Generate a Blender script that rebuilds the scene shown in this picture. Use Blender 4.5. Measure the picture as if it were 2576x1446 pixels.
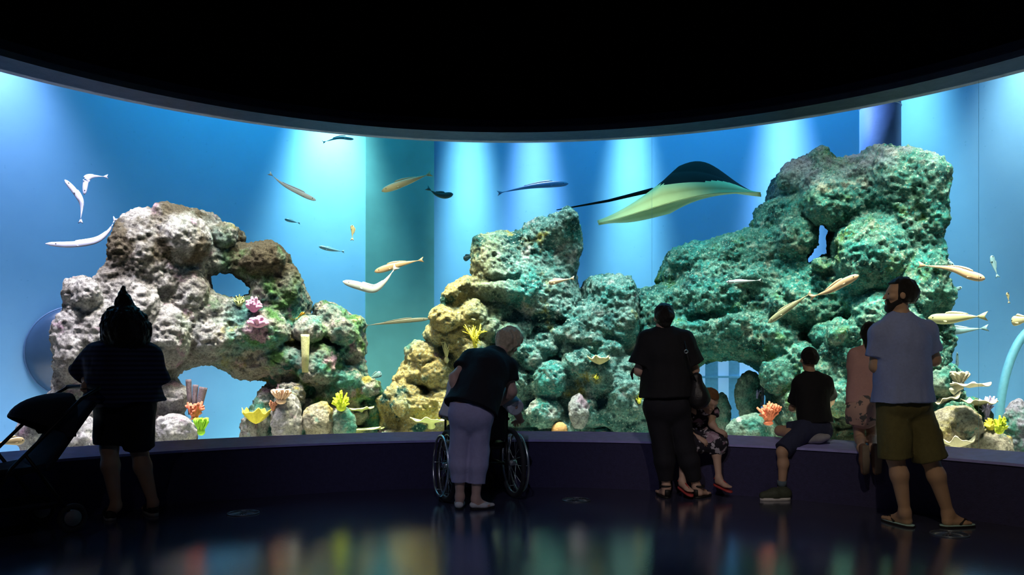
import bpy, math, random
import numpy as np
from mathutils import Vector

S = bpy.context.scene
COL = S.collection
for _o in list(bpy.data.objects):
    bpy.data.objects.remove(_o)

# ------------------------------------------------------------------ camera
FPX, CX, HY, EYE = 2000.0, 1288.0, 920.0, 1.15      # focal length / horizon of the 2576x1446 picture, eye height
YC = 3.095                                          # centre of the round hall
cam_d = bpy.data.cameras.new('camera')
cam = bpy.data.objects.new('camera', cam_d)
COL.objects.link(cam)
cam_d.sensor_width = 36.0
cam_d.lens = 36.0 * FPX / 2576.0
cam_d.shift_y = (HY - 723.0) / 2576.0
cam_d.clip_end = 100
cam.location = (0, 0, EYE)
cam.rotation_euler = (math.pi / 2, 0, 0)
S.camera = cam

# ------------------------------------------------------------------ world and exposure
W = bpy.data.worlds.new('world')
S.world = W
W.use_nodes = True
W.node_tree.nodes['Background'].inputs['Color'].default_value = (0.01, 0.015, 0.03, 1)
W.node_tree.nodes['Background'].inputs['Strength'].default_value = 0.0
S.view_settings.view_transform = 'Standard'
S.view_settings.look = 'None'
S.view_settings.exposure = 0.0
S.view_settings.gamma = 1.0
S.view_settings.use_curve_mapping = False
S.cycles.max_bounces = 8
S.cycles.diffuse_bounces = 3
S.cycles.glossy_bounces = 3
S.cycles.transparent_max_bounces = 16
S.cycles.volume_bounces = 1
S.cycles.sample_clamp_indirect = 6.0


# ------------------------------------------------------------------ lamps
def pol(r, deg, z):
    """point on a circle about the hall's centre; 0 deg = straight ahead, + = right"""
    a = math.radians(deg)
    return (r * math.sin(a), YC + r * math.cos(a), z)


def spot(name, loc, target, power, col, angle, blend=0.6, radius=0.08):
    d = bpy.data.lights.new(name, 'SPOT')
    d.energy = power
    d.color = col
    d.spot_size = math.radians(angle)
    d.spot_blend = blend
    d.shadow_soft_size = radius
    o = bpy.data.objects.new(name, d)
    COL.objects.link(o)
    o.location = loc
    v = Vector(target) - Vector(loc)
    o.rotation_euler = v.to_track_quat('-Z', 'Y').to_euler()
    return o


def area(name, loc, target, power, col, sx, sy):
    d = bpy.data.lights.new(name, 'AREA')
    d.shape = 'RECTANGLE'
    d.energy = power
    d.color = col
    d.size, d.size_y = sx, sy
    o = bpy.data.objects.new(name, d)
    COL.objects.link(o)
    o.location = loc
    v = Vector(target) - Vector(loc)
    o.rotation_euler = v.to_track_quat('-Z', 'Y').to_euler()
    return o


GREEN, BLUE, WHITE, WARM = (0.72, 1.0, 0.90), (0.66, 0.74, 1.0), (0.85, 0.95, 1.0), (1.0, 0.9, 0.55)
# narrow lamps over the back of the tank: they graze the painted back wall in scallops
for deg, pw, col, ang in ((-46.0, 2000, (0.86, 0.76, 1.0), 66), (-17.5, 5600, GREEN, 42), (-4.2, 6600, GREEN, 22), (2.2, 6600, BLUE, 22), (11.6, 6600, GREEN, 22), (25.6, 6600, BLUE, 24), (36.5, 2200, GREEN, 34), (46.5, 2300, (1.0, 0.95, 0.78), 60)):
    spot('wall_lamp', pol(8.10, deg, 6.0), pol(8.45, deg, 2.0), pw, col, ang, 1.0, 0.22)
# lamps over the front of the tank: they light the rockwork
for deg, pw, col, ang in ((-47, 1700, (0.92, 0.86, 1.0), 60), (-28, 1000, (1.0, 0.97, 0.78), 60), (-12, 1500, (1.0, 0.90, 0.50), 52), (4, 330, (0.75, 1.0, 0.92), 56), (18, 130, (0.65, 1.0, 0.90), 56), (32, 70, (0.75, 1.0, 0.85), 56), (50, 1100, (1.0, 1.0, 0.78), 64)):
    spot('reef_lamp', pol(5.3, deg, 5.5), pol(5.8, deg * 0.97, 1.0), pw, col, ang, 0.8, 0.15)
# unseen strips added behind the window top as soft fill on the rockwork
for deg, pw, col, tr in ((-46, 62, (1.0, 0.92, 1.0), 5.9), (-30, 52, (1.0, 0.98, 0.85), 5.9), (-14, 60, (1.0, 0.95, 0.62), 5.9), (3, 34, (0.75, 1.0, 0.95), 5.7), (18, 26, (0.7, 1.0, 0.92), 5.5), (32, 20, (0.85, 1.0, 0.82), 5.3), (48, 64, (1.0, 1.0, 0.82), 5.7)):
    area('fill_strip', pol(5.08, deg, 4.4), pol(tr, deg, 1.0), pw, col, 1.0, 0.25).data.spread = math.radians(90)
# narrower fill spots added to brighten the foot of the rockwork
for deg, pw, col in ((-44, 623, (1.0, 0.94, 1.0)), (-33, 696, (1.0, 0.97, 0.88)), (-22, 899, (1.0, 0.97, 0.80)), (-12, 1305, (1.0, 0.90, 0.50)), (0, 1160, (0.85, 1.0, 0.85)), (10, 1160, (0.80, 1.0, 0.88)), (22, 1044, (0.8, 1.0, 0.85)), (33, 1450, (1.0, 0.98, 0.68)), (44, 1885, (1.0, 0.98, 0.70))):
    spot('foot_fill', pol(5.04, deg, 4.6), pol(5.60, deg, 0.6), pw, col, 36, 0.9, 0.12)
# soft blue fill added over the open water to tint the tank wall
area('blue_fill', pol(7.3, -24, 5.6), pol(7.3, -24, 0), 105, (0.02, 0.66, 1.0), 3.5, 1.6)
area('blue_fill', pol(7.3, 20, 5.6), pol(7.3, 20, 0), 120, (0.04, 0.56, 1.0), 4.5, 1.6)
spot('column_fill', pol(6.3, 24, 5.6), (3.80, 8.35, 3.4), 520, (0.55, 0.66, 1.0), 26, 0.8, 0.1)  # fill spot added to brighten the blue column
# dim lamps of the dark hall, high behind the visitors
spot('hall_lamp', (0.7, 1.5, 4.5), (2.6, 6.0, 0.6), 200, (1.0, 0.84, 0.60), 46, 0.8, 0.04)
spot('hall_lamp', (-0.5, 1.6, 4.5), (0.2, 6.5, 0.4), 150, (0.82, 0.78, 1.0), 50, 0.8, 0.04)
spot('hall_lamp', (-2.0, 1.4, 4.5), (-2.9, 6.0, 0.4), 20, (0.95, 0.85, 0.85), 44, 0.8, 0.04)  # added dim fill for the walking person's legs


# ================================================================== helpers
ORG = {}


def norm(v):
    v = np.asarray(v, float)
    return v / (np.linalg.norm(v) + 1e-12)


def lerp(a, b, t):
    return np.asarray(a, float) * (1 - t) + np.asarray(b, float) * t


def at(px, py, Z):
    """a point of the place seen in the photo at (px, py), Z metres in front of the lens"""
    return np.array([(px - CX) / FPX * Z, Z, EYE - (py - HY) / FPX * Z])


def ring_depth(px, r):
    """depth at which the sight line through column px meets the circle of radius r about the hall's centre"""
    if 5.0 < r < 6.6: r += 0.26          # everything of the reef stands this much deeper in the tank
    t = (px - CX) / FPX
    a, b, c = 1 + t * t, -2 * YC, YC * YC - r * r
    return (-b + math.sqrt(b * b - 4 * a * c)) / (2 * a)


def on_ring(px, py, r):
    return at(px, py, ring_depth(px, r))


def tag(o, label=None, cat=None, group=None, kind=None):
    if label: o['label'] = label
    if cat: o['category'] = cat
    if group: o['group'] = group
    if kind: o['kind'] = kind
    return o


def empty(name, loc, label, cat, group=None):
    o = bpy.data.objects.new(name, None)
    COL.objects.link(o)
    o.location = loc
    o.empty_display_size = 0.1
    ORG[o.name] = np.array(loc, float)
    return tag(o, label, cat, group)


def link(name, V, F, mat, parent=None, smooth=True, base=None):
    """one mesh object from world-space points"""
    V = np.asarray(V, float)
    if parent is not None:
        org = ORG[parent.name]
    elif base is not None:
        org = np.array(base, float)
    else:
        org = np.array([(V[:, 0].min() + V[:, 0].max()) / 2, (V[:, 1].min() + V[:, 1].max()) / 2, V[:, 2].min()])
    me = bpy.data.meshes.new(name)
    if isinstance(F, np.ndarray):
        n = len(F)
        k = F.shape[1]
        me.vertices.add(len(V))
        me.vertices.foreach_set('co', (V - org).astype(np.float32).ravel())
        me.loops.add(n * k)
        me.loops.foreach_set('vertex_index', F.astype(np.int32).ravel())
        me.polygons.add(n)
        me.polygons.foreach_set('loop_start', np.arange(0, n * k, k, dtype=np.int32))
        me.update(calc_edges=True)
        me.validate()
    else:
        me.from_pydata([tuple(v) for v in (V - org)], [], [tuple(f) for f in F])
        me.update()
    me.polygons.foreach_set('use_smooth', [smooth] * len(me.polygons))
    o = bpy.data.objects.new(name, me)
    COL.objects.link(o)
    if parent is not None:
        o.parent = parent
    else:
        o.location = org
    ORG[o.name] = org
    if mat is not None:
        me.materials.append(mat)
    return o


class MB:
    """collects pieces of ONE mesh"""

    def __init__(s):
        s.V, s.F = [], []

    def add(s, V, F):
        n = len(s.V)
        s.V += [tuple(v) for v in V]
        s.F += [tuple(i + n for i in f) for f in F]
        return s

    def tube(s, pts, rad, n=8, sq=None, caps=True):
        pts = [np.asarray(p, float) for p in pts]
        if np.isscalar(rad): rad = [rad] * len(pts)
        V, F = [], []
        ref = None
        for i, p in enumerate(pts):
            t = norm((pts[min(i + 1, len(pts) - 1)] - pts[max(i - 1, 0)]))
            if ref is None:
                ref = np.array([0, 0, 1.0]) if abs(t[2]) < 0.9 else np.array([1.0, 0, 0])
            u = norm(np.cross(t, ref)); w = np.cross(u, t)
            ref = w
            for k in range(n):
                a = 2 * math.pi * k / n
                d = u * math.cos(a) + w * math.sin(a)
                q = d * rad[i]
                if sq is not None:
                    nv = np.asarray(sq[0], float)
                    q = q + nv * (q @ nv) * (sq[1] - 1)
                V.append(p + q)
        m = len(pts)
        for i in range(m - 1):
            for k in range(n):
                F.append((i * n + k, i * n + (k + 1) % n, (i + 1) * n + (k + 1) % n, (i + 1) * n + k))
        if caps:
            F.append(tuple(reversed(range(n))))
            F.append(tuple(range((m - 1) * n, m * n)))
        return s.add(V, F)

    def loop(s, pts, r, n=8):
        """closed tube"""
        pts = [np.asarray(p, float) for p in pts]
        m = len(pts)
        nrm = norm(np.cross(pts[m // 4] - pts[0], pts[m // 2] - pts[0]))
        V, F = [], []
        for i, p in enumerate(pts):
            t = norm(pts[(i + 1) % m] - pts[i - 1])
            u = norm(np.cross(t, nrm))
            for k in range(n):
                a = 2 * math.pi * k / n
                V.append(p + (u * math.cos(a) + nrm * math.sin(a)) * r)
        for i in range(m):
            j = (i + 1) % m
            for k in range(n):
                F.append((i * n + k, i * n + (k + 1) % n, j * n + (k + 1) % n, j * n + k))
        return s.add(V, F)

    def circle(s, c, ax, R, r, m=48, n=8):
        ax = norm(ax)
        u = norm(np.cross(ax, [0, 0, 1.0] if abs(ax[2]) < 0.9 else [1.0, 0, 0])); w = np.cross(ax, u)
        return s.loop([np.asarray(c) + (u * math.cos(2 * math.pi * i / m) + w * math.sin(2 * math.pi * i / m)) * R for i in range(m)], r, n)

    def ball(s, c, r, n=12, m=8):
        c = np.asarray(c, float)
        r = np.array([r, r, r], float) if np.isscalar(r) else np.asarray(r, float)
        V, F = [c + r * [0, 0, 1]], []
        for i in range(1, m):
            th = math.pi * i / m
            for k in range(n):
                a = 2 * math.pi * k / n
                V.append(c + r * [math.sin(th) * math.cos(a), math.sin(th) * math.sin(a), math.cos(th)])
        V.append(c + r * [0, 0, -1])
        for k in range(n):
            F.append((0, 1 + k, 1 + (k + 1) % n))
            F.append((len(V) - 1, 1 + (m - 2) * n + (k + 1) % n, 1 + (m - 2) * n + k))
        for i in range(m - 2):
            for k in range(n):
                F.append((1 + i * n + k, 1 + (i + 1) * n + k, 1 + (i + 1) * n + (k + 1) % n, 1 + i * n + (k + 1) % n))
        return s.add(V, F)

    def slab(s, top, nrm, th):
        """a sheet of given outline grid (rows of points) with thickness along nrm"""
        A = np.asarray(top, float)
        m, n = A.shape[:2]
        B = A - np.asarray(nrm, float) * th
        V = list(A.reshape(-1, 3)) + list(B.reshape(-1, 3))
        F = []
        o = m * n
        for i in range(m - 1):
            for k in range(n - 1):
                a, b, c, d = i * n + k, i * n + k + 1, (i + 1) * n + k + 1, (i + 1) * n + k
                F.append((a, b, c, d)); F.append((o + d, o + c, o + b, o + a))
        rim = [k for k in range(n)] + [i * n + n - 1 for i in range(1, m)] + [(m - 1) * n + k for k in range(n - 2, -1, -1)] + [i * n for i in range(m - 2, 0, -1)]
        for q in range(len(rim)):
            a, b = rim[q], rim[(q + 1) % len(rim)]
            F.append((b, a, o + a, o + b))
        return s.add(V, F)

    def box(s, c, size, R=None):
        c = np.asarray(c, float); h = np.asarray(size, float) / 2
        V = []
        for x in (-1, 1):
            for y in (-1, 1):
                for z in (-1, 1):
                    v = h * [x, y, z]
                    V.append(c + (R @ v if R is not None else v))
        return s.add(V, [(0, 1, 3, 2), (4, 6, 7, 5), (0, 4, 5, 1), (2, 3, 7, 6), (0, 2, 6, 4), (1, 5, 7, 3)])

    def xf(s, R, t):
        s.V = [tuple(R @ np.asarray(v) + t) for v in s.V]
        return s

    def make(s, name, mat, parent=None, smooth=True, base=None):
        return link(name, np.array(s.V), s.F, mat, parent, smooth, base)


def rotz(deg):
    a = math.radians(deg)
    return np.array([[math.cos(a), -math.sin(a), 0], [math.sin(a), math.cos(a), 0], [0, 0, 1.0]])


# ------------------------------------------------------------------ noise on point arrays
def _hash(ix, iy, iz, seed):
    h = (ix.astype(np.uint32) * np.uint32(374761393) + iy.astype(np.uint32) * np.uint32(668265263)
         + iz.astype(np.uint32) * np.uint32(2147483647) + np.uint32((seed * 974711 + 12345) & 0xffffffff))
    h = (h ^ (h >> np.uint32(13))) * np.uint32(1274126177)
    h = (h ^ (h >> np.uint32(16))) * np.uint32(2246822519)
    h ^= h >> np.uint32(15)
    return (h & np.uint32(0xffffff)).astype(np.float32) / np.float32(0xffffff)


def vnoise(P, seed=0):
    P = np.asarray(P, np.float32)
    I = np.floor(P).astype(np.int64)
    f = P - I
    f = f * f * (3 - 2 * f)
    r = 0
    for dx in (0, 1):
        wx = f[:, 0] if dx else 1 - f[:, 0]
        for dy in (0, 1):
            wy = f[:, 1] if dy else 1 - f[:, 1]
            for dz in (0, 1):
                wz = f[:, 2] if dz else 1 - f[:, 2]
                r = r + _hash(I[:, 0] + dx, I[:, 1] + dy, I[:, 2] + dz, seed) * wx * wy * wz
    return r * 2 - 1


def fbm(P, octs=4, seed=0, gain=0.5):
    a, r, P = 1.0, 0, np.asarray(P, np.float32)
    for o in range(octs):
        r = r + a * vnoise(P, seed + o)
        P = P * 2.03 + 17.3
        a *= gain
    return r


def worley(P, seed=0):
    P = np.asarray(P, np.float32)
    I = np.floor(P).astype(np.int64)
    best = np.full(len(P), 9.0, np.float32)
    for dx in (-1, 0, 1):
        for dy in (-1, 0, 1):
            for dz in (-1, 0, 1):
                cx, cy, cz = I[:, 0] + dx, I[:, 1] + dy, I[:, 2] + dz
                d = ((cx + _hash(cx, cy, cz, seed) - P[:, 0]) ** 2 + (cy + _hash(cx, cy, cz, seed + 7) - P[:, 1]) ** 2
                     + (cz + _hash(cx, cy, cz, seed + 13) - P[:, 2]) ** 2)
                best = np.minimum(best, d)
    return np.sqrt(best)


# ------------------------------------------------------------------ distance fields -> one smooth mesh
def cone(a, b, ra, rb, k=0.02, sq=None, fa=False, fb=False):
    return ('c', np.asarray(a, float), np.asarray(b, float), ra, rb, k, sq, fa, fb)


def ell(c, r, k=0.02, axes=None):
    return ('e', np.asarray(c, float), np.asarray(r, float), k, axes)


class Grid:
    def __init__(s, prims, h, pad=0.05):
        lo, hi = np.full(3, 1e9), np.full(3, -1e9)
        for p in prims:
            if p[0] == 'c':
                R = max(p[3], p[4]) * max(1.0, p[6][1] if p[6] else 1)
                for q in (p[1], p[2]):
                    lo = np.minimum(lo, q - R); hi = np.maximum(hi, q + R)
            else:
                R = max(p[2])
                lo = np.minimum(lo, p[1] - R); hi = np.maximum(hi, p[1] + R)
        s.h, s.lo = h, lo - pad
        s.n = np.ceil((hi + pad - s.lo) / h).astype(int) + 1
        s.f = np.full(s.n, 1.0, np.float32)
        s.ax = [s.lo[i] + h * np.arange(s.n[i]) for i in range(3)]
        for p in prims:
            s.add(p)

    def win(s, lo, hi):
        a = np.clip(np.floor((lo - s.lo) / s.h).astype(int), 0, s.n - 1)
        b = np.clip(np.ceil((hi - s.lo) / s.h).astype(int) + 1, 1, s.n)
        sl = tuple(slice(a[i], b[i]) for i in range(3))
        X = s.ax[0][sl[0]][:, None, None]; Y = s.ax[1][sl[1]][None, :, None]; Z = s.ax[2][sl[2]][None, None, :]
        return sl, X, Y, Z

    def dist(s, p):
        if p[0] == 'c':
            _, a, b, ra, rb, k, sq, fa, fb = p
            R = max(ra, rb) * max(1.0, sq[1] if sq else 1) + k + 3 * s.h
            sl, X, Y, Z = s.win(np.minimum(a, b) - R, np.maximum(a, b) + R)
            ba = b - a
            L2 = ba @ ba + 1e-12
            t = ((X - a[0]) * ba[0] + (Y - a[1]) * ba[1] + (Z - a[2]) * ba[2]) / L2
            h = np.clip(t, 0, 1)
            vx, vy, vz = X - a[0] - h * ba[0], Y - a[1] - h * ba[1], Z - a[2] - h * ba[2]
            m = 1.0
            if sq:
                n, f = sq
                c = (vx * n[0] + vy * n[1] + vz * n[2]) * (1 / f - 1)
                vx, vy, vz = vx + n[0] * c, vy + n[1] * c, vz + n[2] * c
                m = min(1.0, f)
            d = (np.sqrt(vx * vx + vy * vy + vz * vz) - (ra + (rb - ra) * h)) * m
            L = math.sqrt(L2)
            if fb: d = np.maximum(d, (t - 1) * L)
            if fa: d = np.maximum(d, -t * L)
            return sl, d, k
        _, c, r, k, axes = p
        R = max(r) + k + 3 * s.h
        sl, X, Y, Z = s.win(c - R, c + R)
        x, y, z = X - c[0], Y - c[1], Z - c[2]
        if axes is not None:
            A = np.asarray(axes)
            x, y, z = (A[0][0] * x + A[0][1] * y + A[0][2] * z, A[1][0] * x + A[1][1] * y + A[1][2] * z, A[2][0] * x + A[2][1] * y + A[2][2] * z)
        k0 = np.sqrt((x / r[0]) ** 2 + (y / r[1]) ** 2 + (z / r[2]) ** 2)
        return sl, (k0 - 1) * min(r) * (1 + 0 * k0), k

    def add(s, p):
        sl, d, k = s.dist(p)
        g = s.f[sl]
        hh = np.maximum(k - np.abs(g - d), 0) / k
        s.f[sl] = np.minimum(g, d) - hh * hh * k * 0.25

    def sub(s, p):
        sl, d, k = s.dist(p)
        g = s.f[sl]
        hh = np.maximum(k - np.abs(g + d), 0) / k
        s.f[sl] = np.maximum(g, -d) + hh * hh * k * 0.25

    def cut(s, point, nrm):
        """throw away what lies on the side nrm points to"""
        n = norm(nrm)
        d = ((s.ax[0][:, None, None] - point[0]) * n[0] + (s.ax[1][None, :, None] - point[1]) * n[1] + (s.ax[2][None, None, :] - point[2]) * n[2])
        s.f = np.maximum(s.f, d.astype(np.float32))

    def cut2(s, p1, n1, p2, n2):
        """throw away only what lies on both sides"""
        D = []
        for p, n in ((p1, norm(n1)), (p2, norm(n2))):
            D.append((s.ax[0][:, None, None] - p[0]) * n[0] + (s.ax[1][None, :, None] - p[1]) * n[1] + (s.ax[2][None, None, :] - p[2]) * n[2])
        s.f = np.maximum(s.f, np.minimum(D[0], D[1]).astype(np.float32))

    def mesh(s):
        return surface(s.f, s.lo, s.h)


def surface(f, lo, h):
    """naive surface nets"""
    f = np.pad(f, 1, constant_values=1.0)
    lo = np.asarray(lo, float) - h
    ins = f < 0
    c = np.zeros(np.array(f.shape) - 1, np.int8)
    for dx in (0, 1):
        for dy in (0, 1):
            for dz in (0, 1):
                c += ins[dx:dx + c.shape[0], dy:dy + c.shape[1], dz:dz + c.shape[2]]
    act = (c > 0) & (c < 8)
    idx = np.argwhere(act)
    vid = np.full(c.shape, -1, np.int64)
    vid[act] = np.arange(len(idx))
    offs = np.array([(dx, dy, dz) for dx in (0, 1) for dy in (0, 1) for dz in (0, 1)])
    val = np.stack([f[idx[:, 0] + o[0], idx[:, 1] + o[1], idx[:, 2] + o[2]] for o in offs], 1)
    acc = np.zeros((len(idx), 3)); cnt = np.zeros(len(idx))
    for i in range(8):
        for j in range(i + 1, 8):
            if np.abs(offs[i] - offs[j]).sum() != 1: continue
            m = (val[:, i] < 0) != (val[:, j] < 0)
            t = val[m, i] / (val[m, i] - val[m, j])
            acc[m] += offs[i] + (offs[j] - offs[i]) * t[:, None]
            cnt[m] += 1
    V = lo + h * (idx + acc / cnt[:, None])
    Fs = []
    for a in range(3):
        b, d = (a + 1) % 3, (a + 2) % 3
        sh = [slice(None)] * 3
        s0, s1 = list(sh), list(sh)
        s0[a], s1[a] = slice(0, -1), slice(1, None)
        A, B = ins[tuple(s0)], ins[tuple(s1)]
        e = np.argwhere(A != B)
        e = e[(e[:, b] > 0) & (e[:, d] > 0) & (e[:, b] < c.shape[b]) & (e[:, d] < c.shape[d])]
        out = A[e[:, 0], e[:, 1], e[:, 2]]
        q = []
        for (ob, od) in ((-1, -1), (0, -1), (0, 0), (-1, 0)):
            w = e.copy(); w[:, b] += ob; w[:, d] += od
            q.append(vid[w[:, 0], w[:, 1], w[:, 2]])
        q = np.stack(q, 1)
        q[~out] = q[~out][:, ::-1]
        Fs.append(q)
    F = np.concatenate(Fs)
    F = F[(F >= 0).all(1)]
    return V, F


def vnormals(V, F):
    n = np.cross(V[F[:, 2]] - V[F[:, 0]], V[F[:, 3]] - V[F[:, 1]]) if F.shape[1] == 4 else np.cross(V[F[:, 1]] - V[F[:, 0]], V[F[:, 2]] - V[F[:, 0]])
    N = np.zeros_like(V)
    for k in range(F.shape[1]):
        np.add.at(N, F[:, k], n)
    return N / (np.linalg.norm(N, axis=1, keepdims=True) + 1e-12)


def cloth(V, F, amp=0.006, freq=9.0, seed=1, stretch=(1, 1, 0.45)):
    """soft folds"""
    N = vnormals(V, F)
    d = fbm(V * np.array(stretch) * freq, 3, seed)
    return V + N * (d * amp)[:, None]


# ------------------------------------------------------------------ materials
def nd(nt, typ, **kw):
    n = nt.nodes.new(typ)
    for k, v in kw.items():
        setattr(n, k, v)
    return n


def ramp(nt, fac, stops):
    r = nd(nt, 'ShaderNodeValToRGB')
    e = r.color_ramp.elements
    while len(e) > 1: e.remove(e[0])
    e[0].position = stops[0][0]; e[0].color = tuple(stops[0][1]) + ((1,) if len(stops[0][1]) == 3 else ())
    for p, c in stops[1:]:
        x = e.new(p); x.color = tuple(c) + ((1,) if len(c) == 3 else ())
    nt.links.new(fac, r.inputs[0])
    return r


def noise(nt, vec, scale, detail=4, rough=0.55):
    n = nd(nt, 'ShaderNodeTexNoise')
    n.inputs['Scale'].default_value = scale
    n.inputs['Detail'].default_value = detail
    n.inputs['Roughness'].default_value = rough
    if vec is not None: nt.links.new(vec, n.inputs['Vector'])
    return n


def mixc(nt, fac, a, b):
    m = nd(nt, 'ShaderNodeMix', data_type='RGBA')
    for s, v in ((m.inputs[0], fac), (m.inputs[6], a), (m.inputs[7], b)):
        if hasattr(v, 'is_linked') or isinstance(v, bpy.types.NodeSocket):
            nt.links.new(v, s)
        elif isinstance(v, (int, float)):
            s.default_value = v
        else:
            s.default_value = tuple(v) + (1,)
    return m.outputs[2]


def base_mat(name):
    m = bpy.data.materials.new(name)
    m.use_nodes = True
    nt = m.node_tree
    return m, nt, nt.nodes['Principled BSDF']


def mat(name, col, rough=0.75, var=0.2, scale=25.0, bump=0.0, metal=0.0, spec=0.4, bscale=None, trans=0.0, emit=None):
    m, nt, p = base_mat(name)
    tc = nd(nt, 'ShaderNodeTexCoord')
    n = noise(nt, tc.outputs['Object'], scale)
    c = mixc(nt, n.outputs['Fac'], tuple(x * (1 - var) for x in col), tuple(min(1, x * (1 + var)) for x in col))
    nt.links.new(c, p.inputs['Base Color'])
    p.inputs['Roughness'].default_value = rough
    p.inputs['Metallic'].default_value = metal
    p.inputs['Specular IOR Level'].default_value = spec
    if trans: p.inputs['Transmission Weight'].default_value = trans
    if emit:
        p.inputs['Emission Color'].default_value = tuple(emit[0]) + (1,)
        p.inputs['Emission Strength'].default_value = emit[1]
    if bump:
        b = nd(nt, 'ShaderNodeBump')
        b.inputs['Strength'].default_value = bump
        b.inputs['Distance'].default_value = 0.02
        n2 = noise(nt, tc.outputs['Object'], bscale or scale * 3, 5, 0.65)
        nt.links.new(n2.outputs['Fac'], b.inputs['Height'])
        nt.links.new(b.outputs[0], p.inputs['Normal'])
    return m


def patch(nt, vec, scale, lo, hi, detail=5, rough=0.6):
    """0..1 mask of blotches"""
    n = noise(nt, vec, scale, detail, rough)
    r = nd(nt, 'ShaderNodeMapRange')
    r.inputs[1].default_value, r.inputs[2].default_value = lo, hi
    nt.links.new(n.outputs['Fac'], r.inputs[0])
    return r.outputs[0]


def mul(nt, a, b):
    m = nd(nt, 'ShaderNodeMath', operation='MULTIPLY', use_clamp=True)
    for s, v in ((m.inputs[0], a), (m.inputs[1], b)):
        if isinstance(v, (int, float)): s.default_value = v
        else: nt.links.new(v, s)
    return m.outputs[0]


def rock_mat(name, base, dark, light, layers, bump=0.9, seed=0.0):
    """mottled reef rock; layers = (colour, scale, lo, hi, gradient) with gradient = (axis, from, to) or None"""
    m, nt, p = base_mat(name)
    tc = nd(nt, 'ShaderNodeTexCoord')
    mp = nd(nt, 'ShaderNodeMapping')
    mp.inputs['Location'].default_value = (seed, seed * 1.7, seed * 0.6)
    nt.links.new(tc.outputs['Object'], mp.inputs['Vector'])
    v = mp.outputs[0]
    n = noise(nt, v, 9.0, 8, 0.7)
    c = ramp(nt, n.outputs['Fac'], [(0.30, dark), (0.5, base), (0.68, light)]).outputs[0]
    sx = nd(nt, 'ShaderNodeSeparateXYZ')
    nt.links.new(tc.outputs['Object'], sx.inputs[0])
    for (col, sc, lo, hi, gr) in layers:
        k = patch(nt, v, sc, lo, hi)
        if gr:
            r = nd(nt, 'ShaderNodeMapRange')
            r.inputs[1].default_value, r.inputs[2].default_value = gr[1], gr[2]
            nt.links.new(sx.outputs[gr[0]], r.inputs[0])
            k = mul(nt, k, r.outputs[0])
        c = mixc(nt, k, c, col)
    # fine pits
    n3 = noise(nt, v, 46.0, 6, 0.78)
    pit = ramp(nt, n3.outputs['Fac'], [(0.36, (0.16, 0.17, 0.18)), (0.48, (0.8, 0.8, 0.8)), (0.56, (1, 1, 1)), (0.70, (1.4, 1.4, 1.35))])
    mm = nd(nt, 'ShaderNodeMix', data_type='RGBA', blend_type='MULTIPLY')
    mm.inputs[0].default_value = 0.85
    nt.links.new(c, mm.inputs[6]); nt.links.new(pit.outputs[0], mm.inputs[7])
    nt.links.new(mm.outputs[2], p.inputs['Base Color'])
    p.inputs['Roughness'].default_value = 0.95
    p.inputs['Specular IOR Level'].default_value = 0.1
    b = nd(nt, 'ShaderNodeBump')
    b.inputs['Strength'].default_value = bump
    b.inputs['Distance'].default_value = 0.055
    nt.links.new(n3.outputs['Fac'], b.inputs['Height'])
    b2 = nd(nt, 'ShaderNodeBump')
    b2.inputs['Strength'].default_value = bump
    b2.inputs['Distance'].default_value = 0.14
    n4 = noise(nt, v, 24.0, 7, 0.7)
    nt.links.new(n4.outputs['Fac'], b2.inputs['Height'])
    nt.links.new(b2.outputs[0], b.inputs['Normal'])
    nt.links.new(b.outputs[0], p.inputs['Normal'])
    return m


# ================================================================== the setting
R_CURB, R_SILL, R_LINT, R_GLASS, R_WATER, R_BACK = 4.445, 4.86, 4.571, 4.86, 4.95, 8.5
Z_SOFF, Z_CEIL, Z_TANK = 3.40, 4.9, 0.1
SPAN = 74.0


def band(mb, prof, a0, a1, n, closed=False):
    """sweeps a profile of (radius, z) round the hall from a0 to a1 degrees"""
    V, F = [], []
    m = len(prof)
    for i in range(n + 1):
        a = a0 + (a1 - a0) * i / n
        for (r, z) in prof:
            V.append(pol(r, a, z))
    for i in range(n):
        for k in range(m if closed else m - 1):
            j = (k + 1) % m
            F.append((i * m + k, i * m + j, (i + 1) * m + j, (i + 1) * m + k))
    if closed:
        F.append(tuple(reversed(range(m)))); F.append(tuple(range(n * m, n * m + m)))
    return mb.add(V, F)


def struct(o):
    o['kind'] = 'structure'
    return o


m_black = mat('black_paint', (0.0025, 0.0025, 0.004), 0.9, 0.2, 8, spec=0.1)
m_curb = mat('dark_blue_plaster', (0.035, 0.032, 0.095), 0.7, 0.35, 30, 0.35, spec=0.3)
m_sill = mat('violet_grey_paint', (0.36, 0.35, 0.80), 0.55, 0.25, 14, 0.15, spec=0.4)
m_soffit = mat('lintel_paint', (0.14, 0.16, 0.24), 0.6, 0.3, 12, 0.3, spec=0.3)
m_fascia = mat('fascia_paint', (0.02, 0.022, 0.06), 0.6, 0.3, 14, 0.2)


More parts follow.
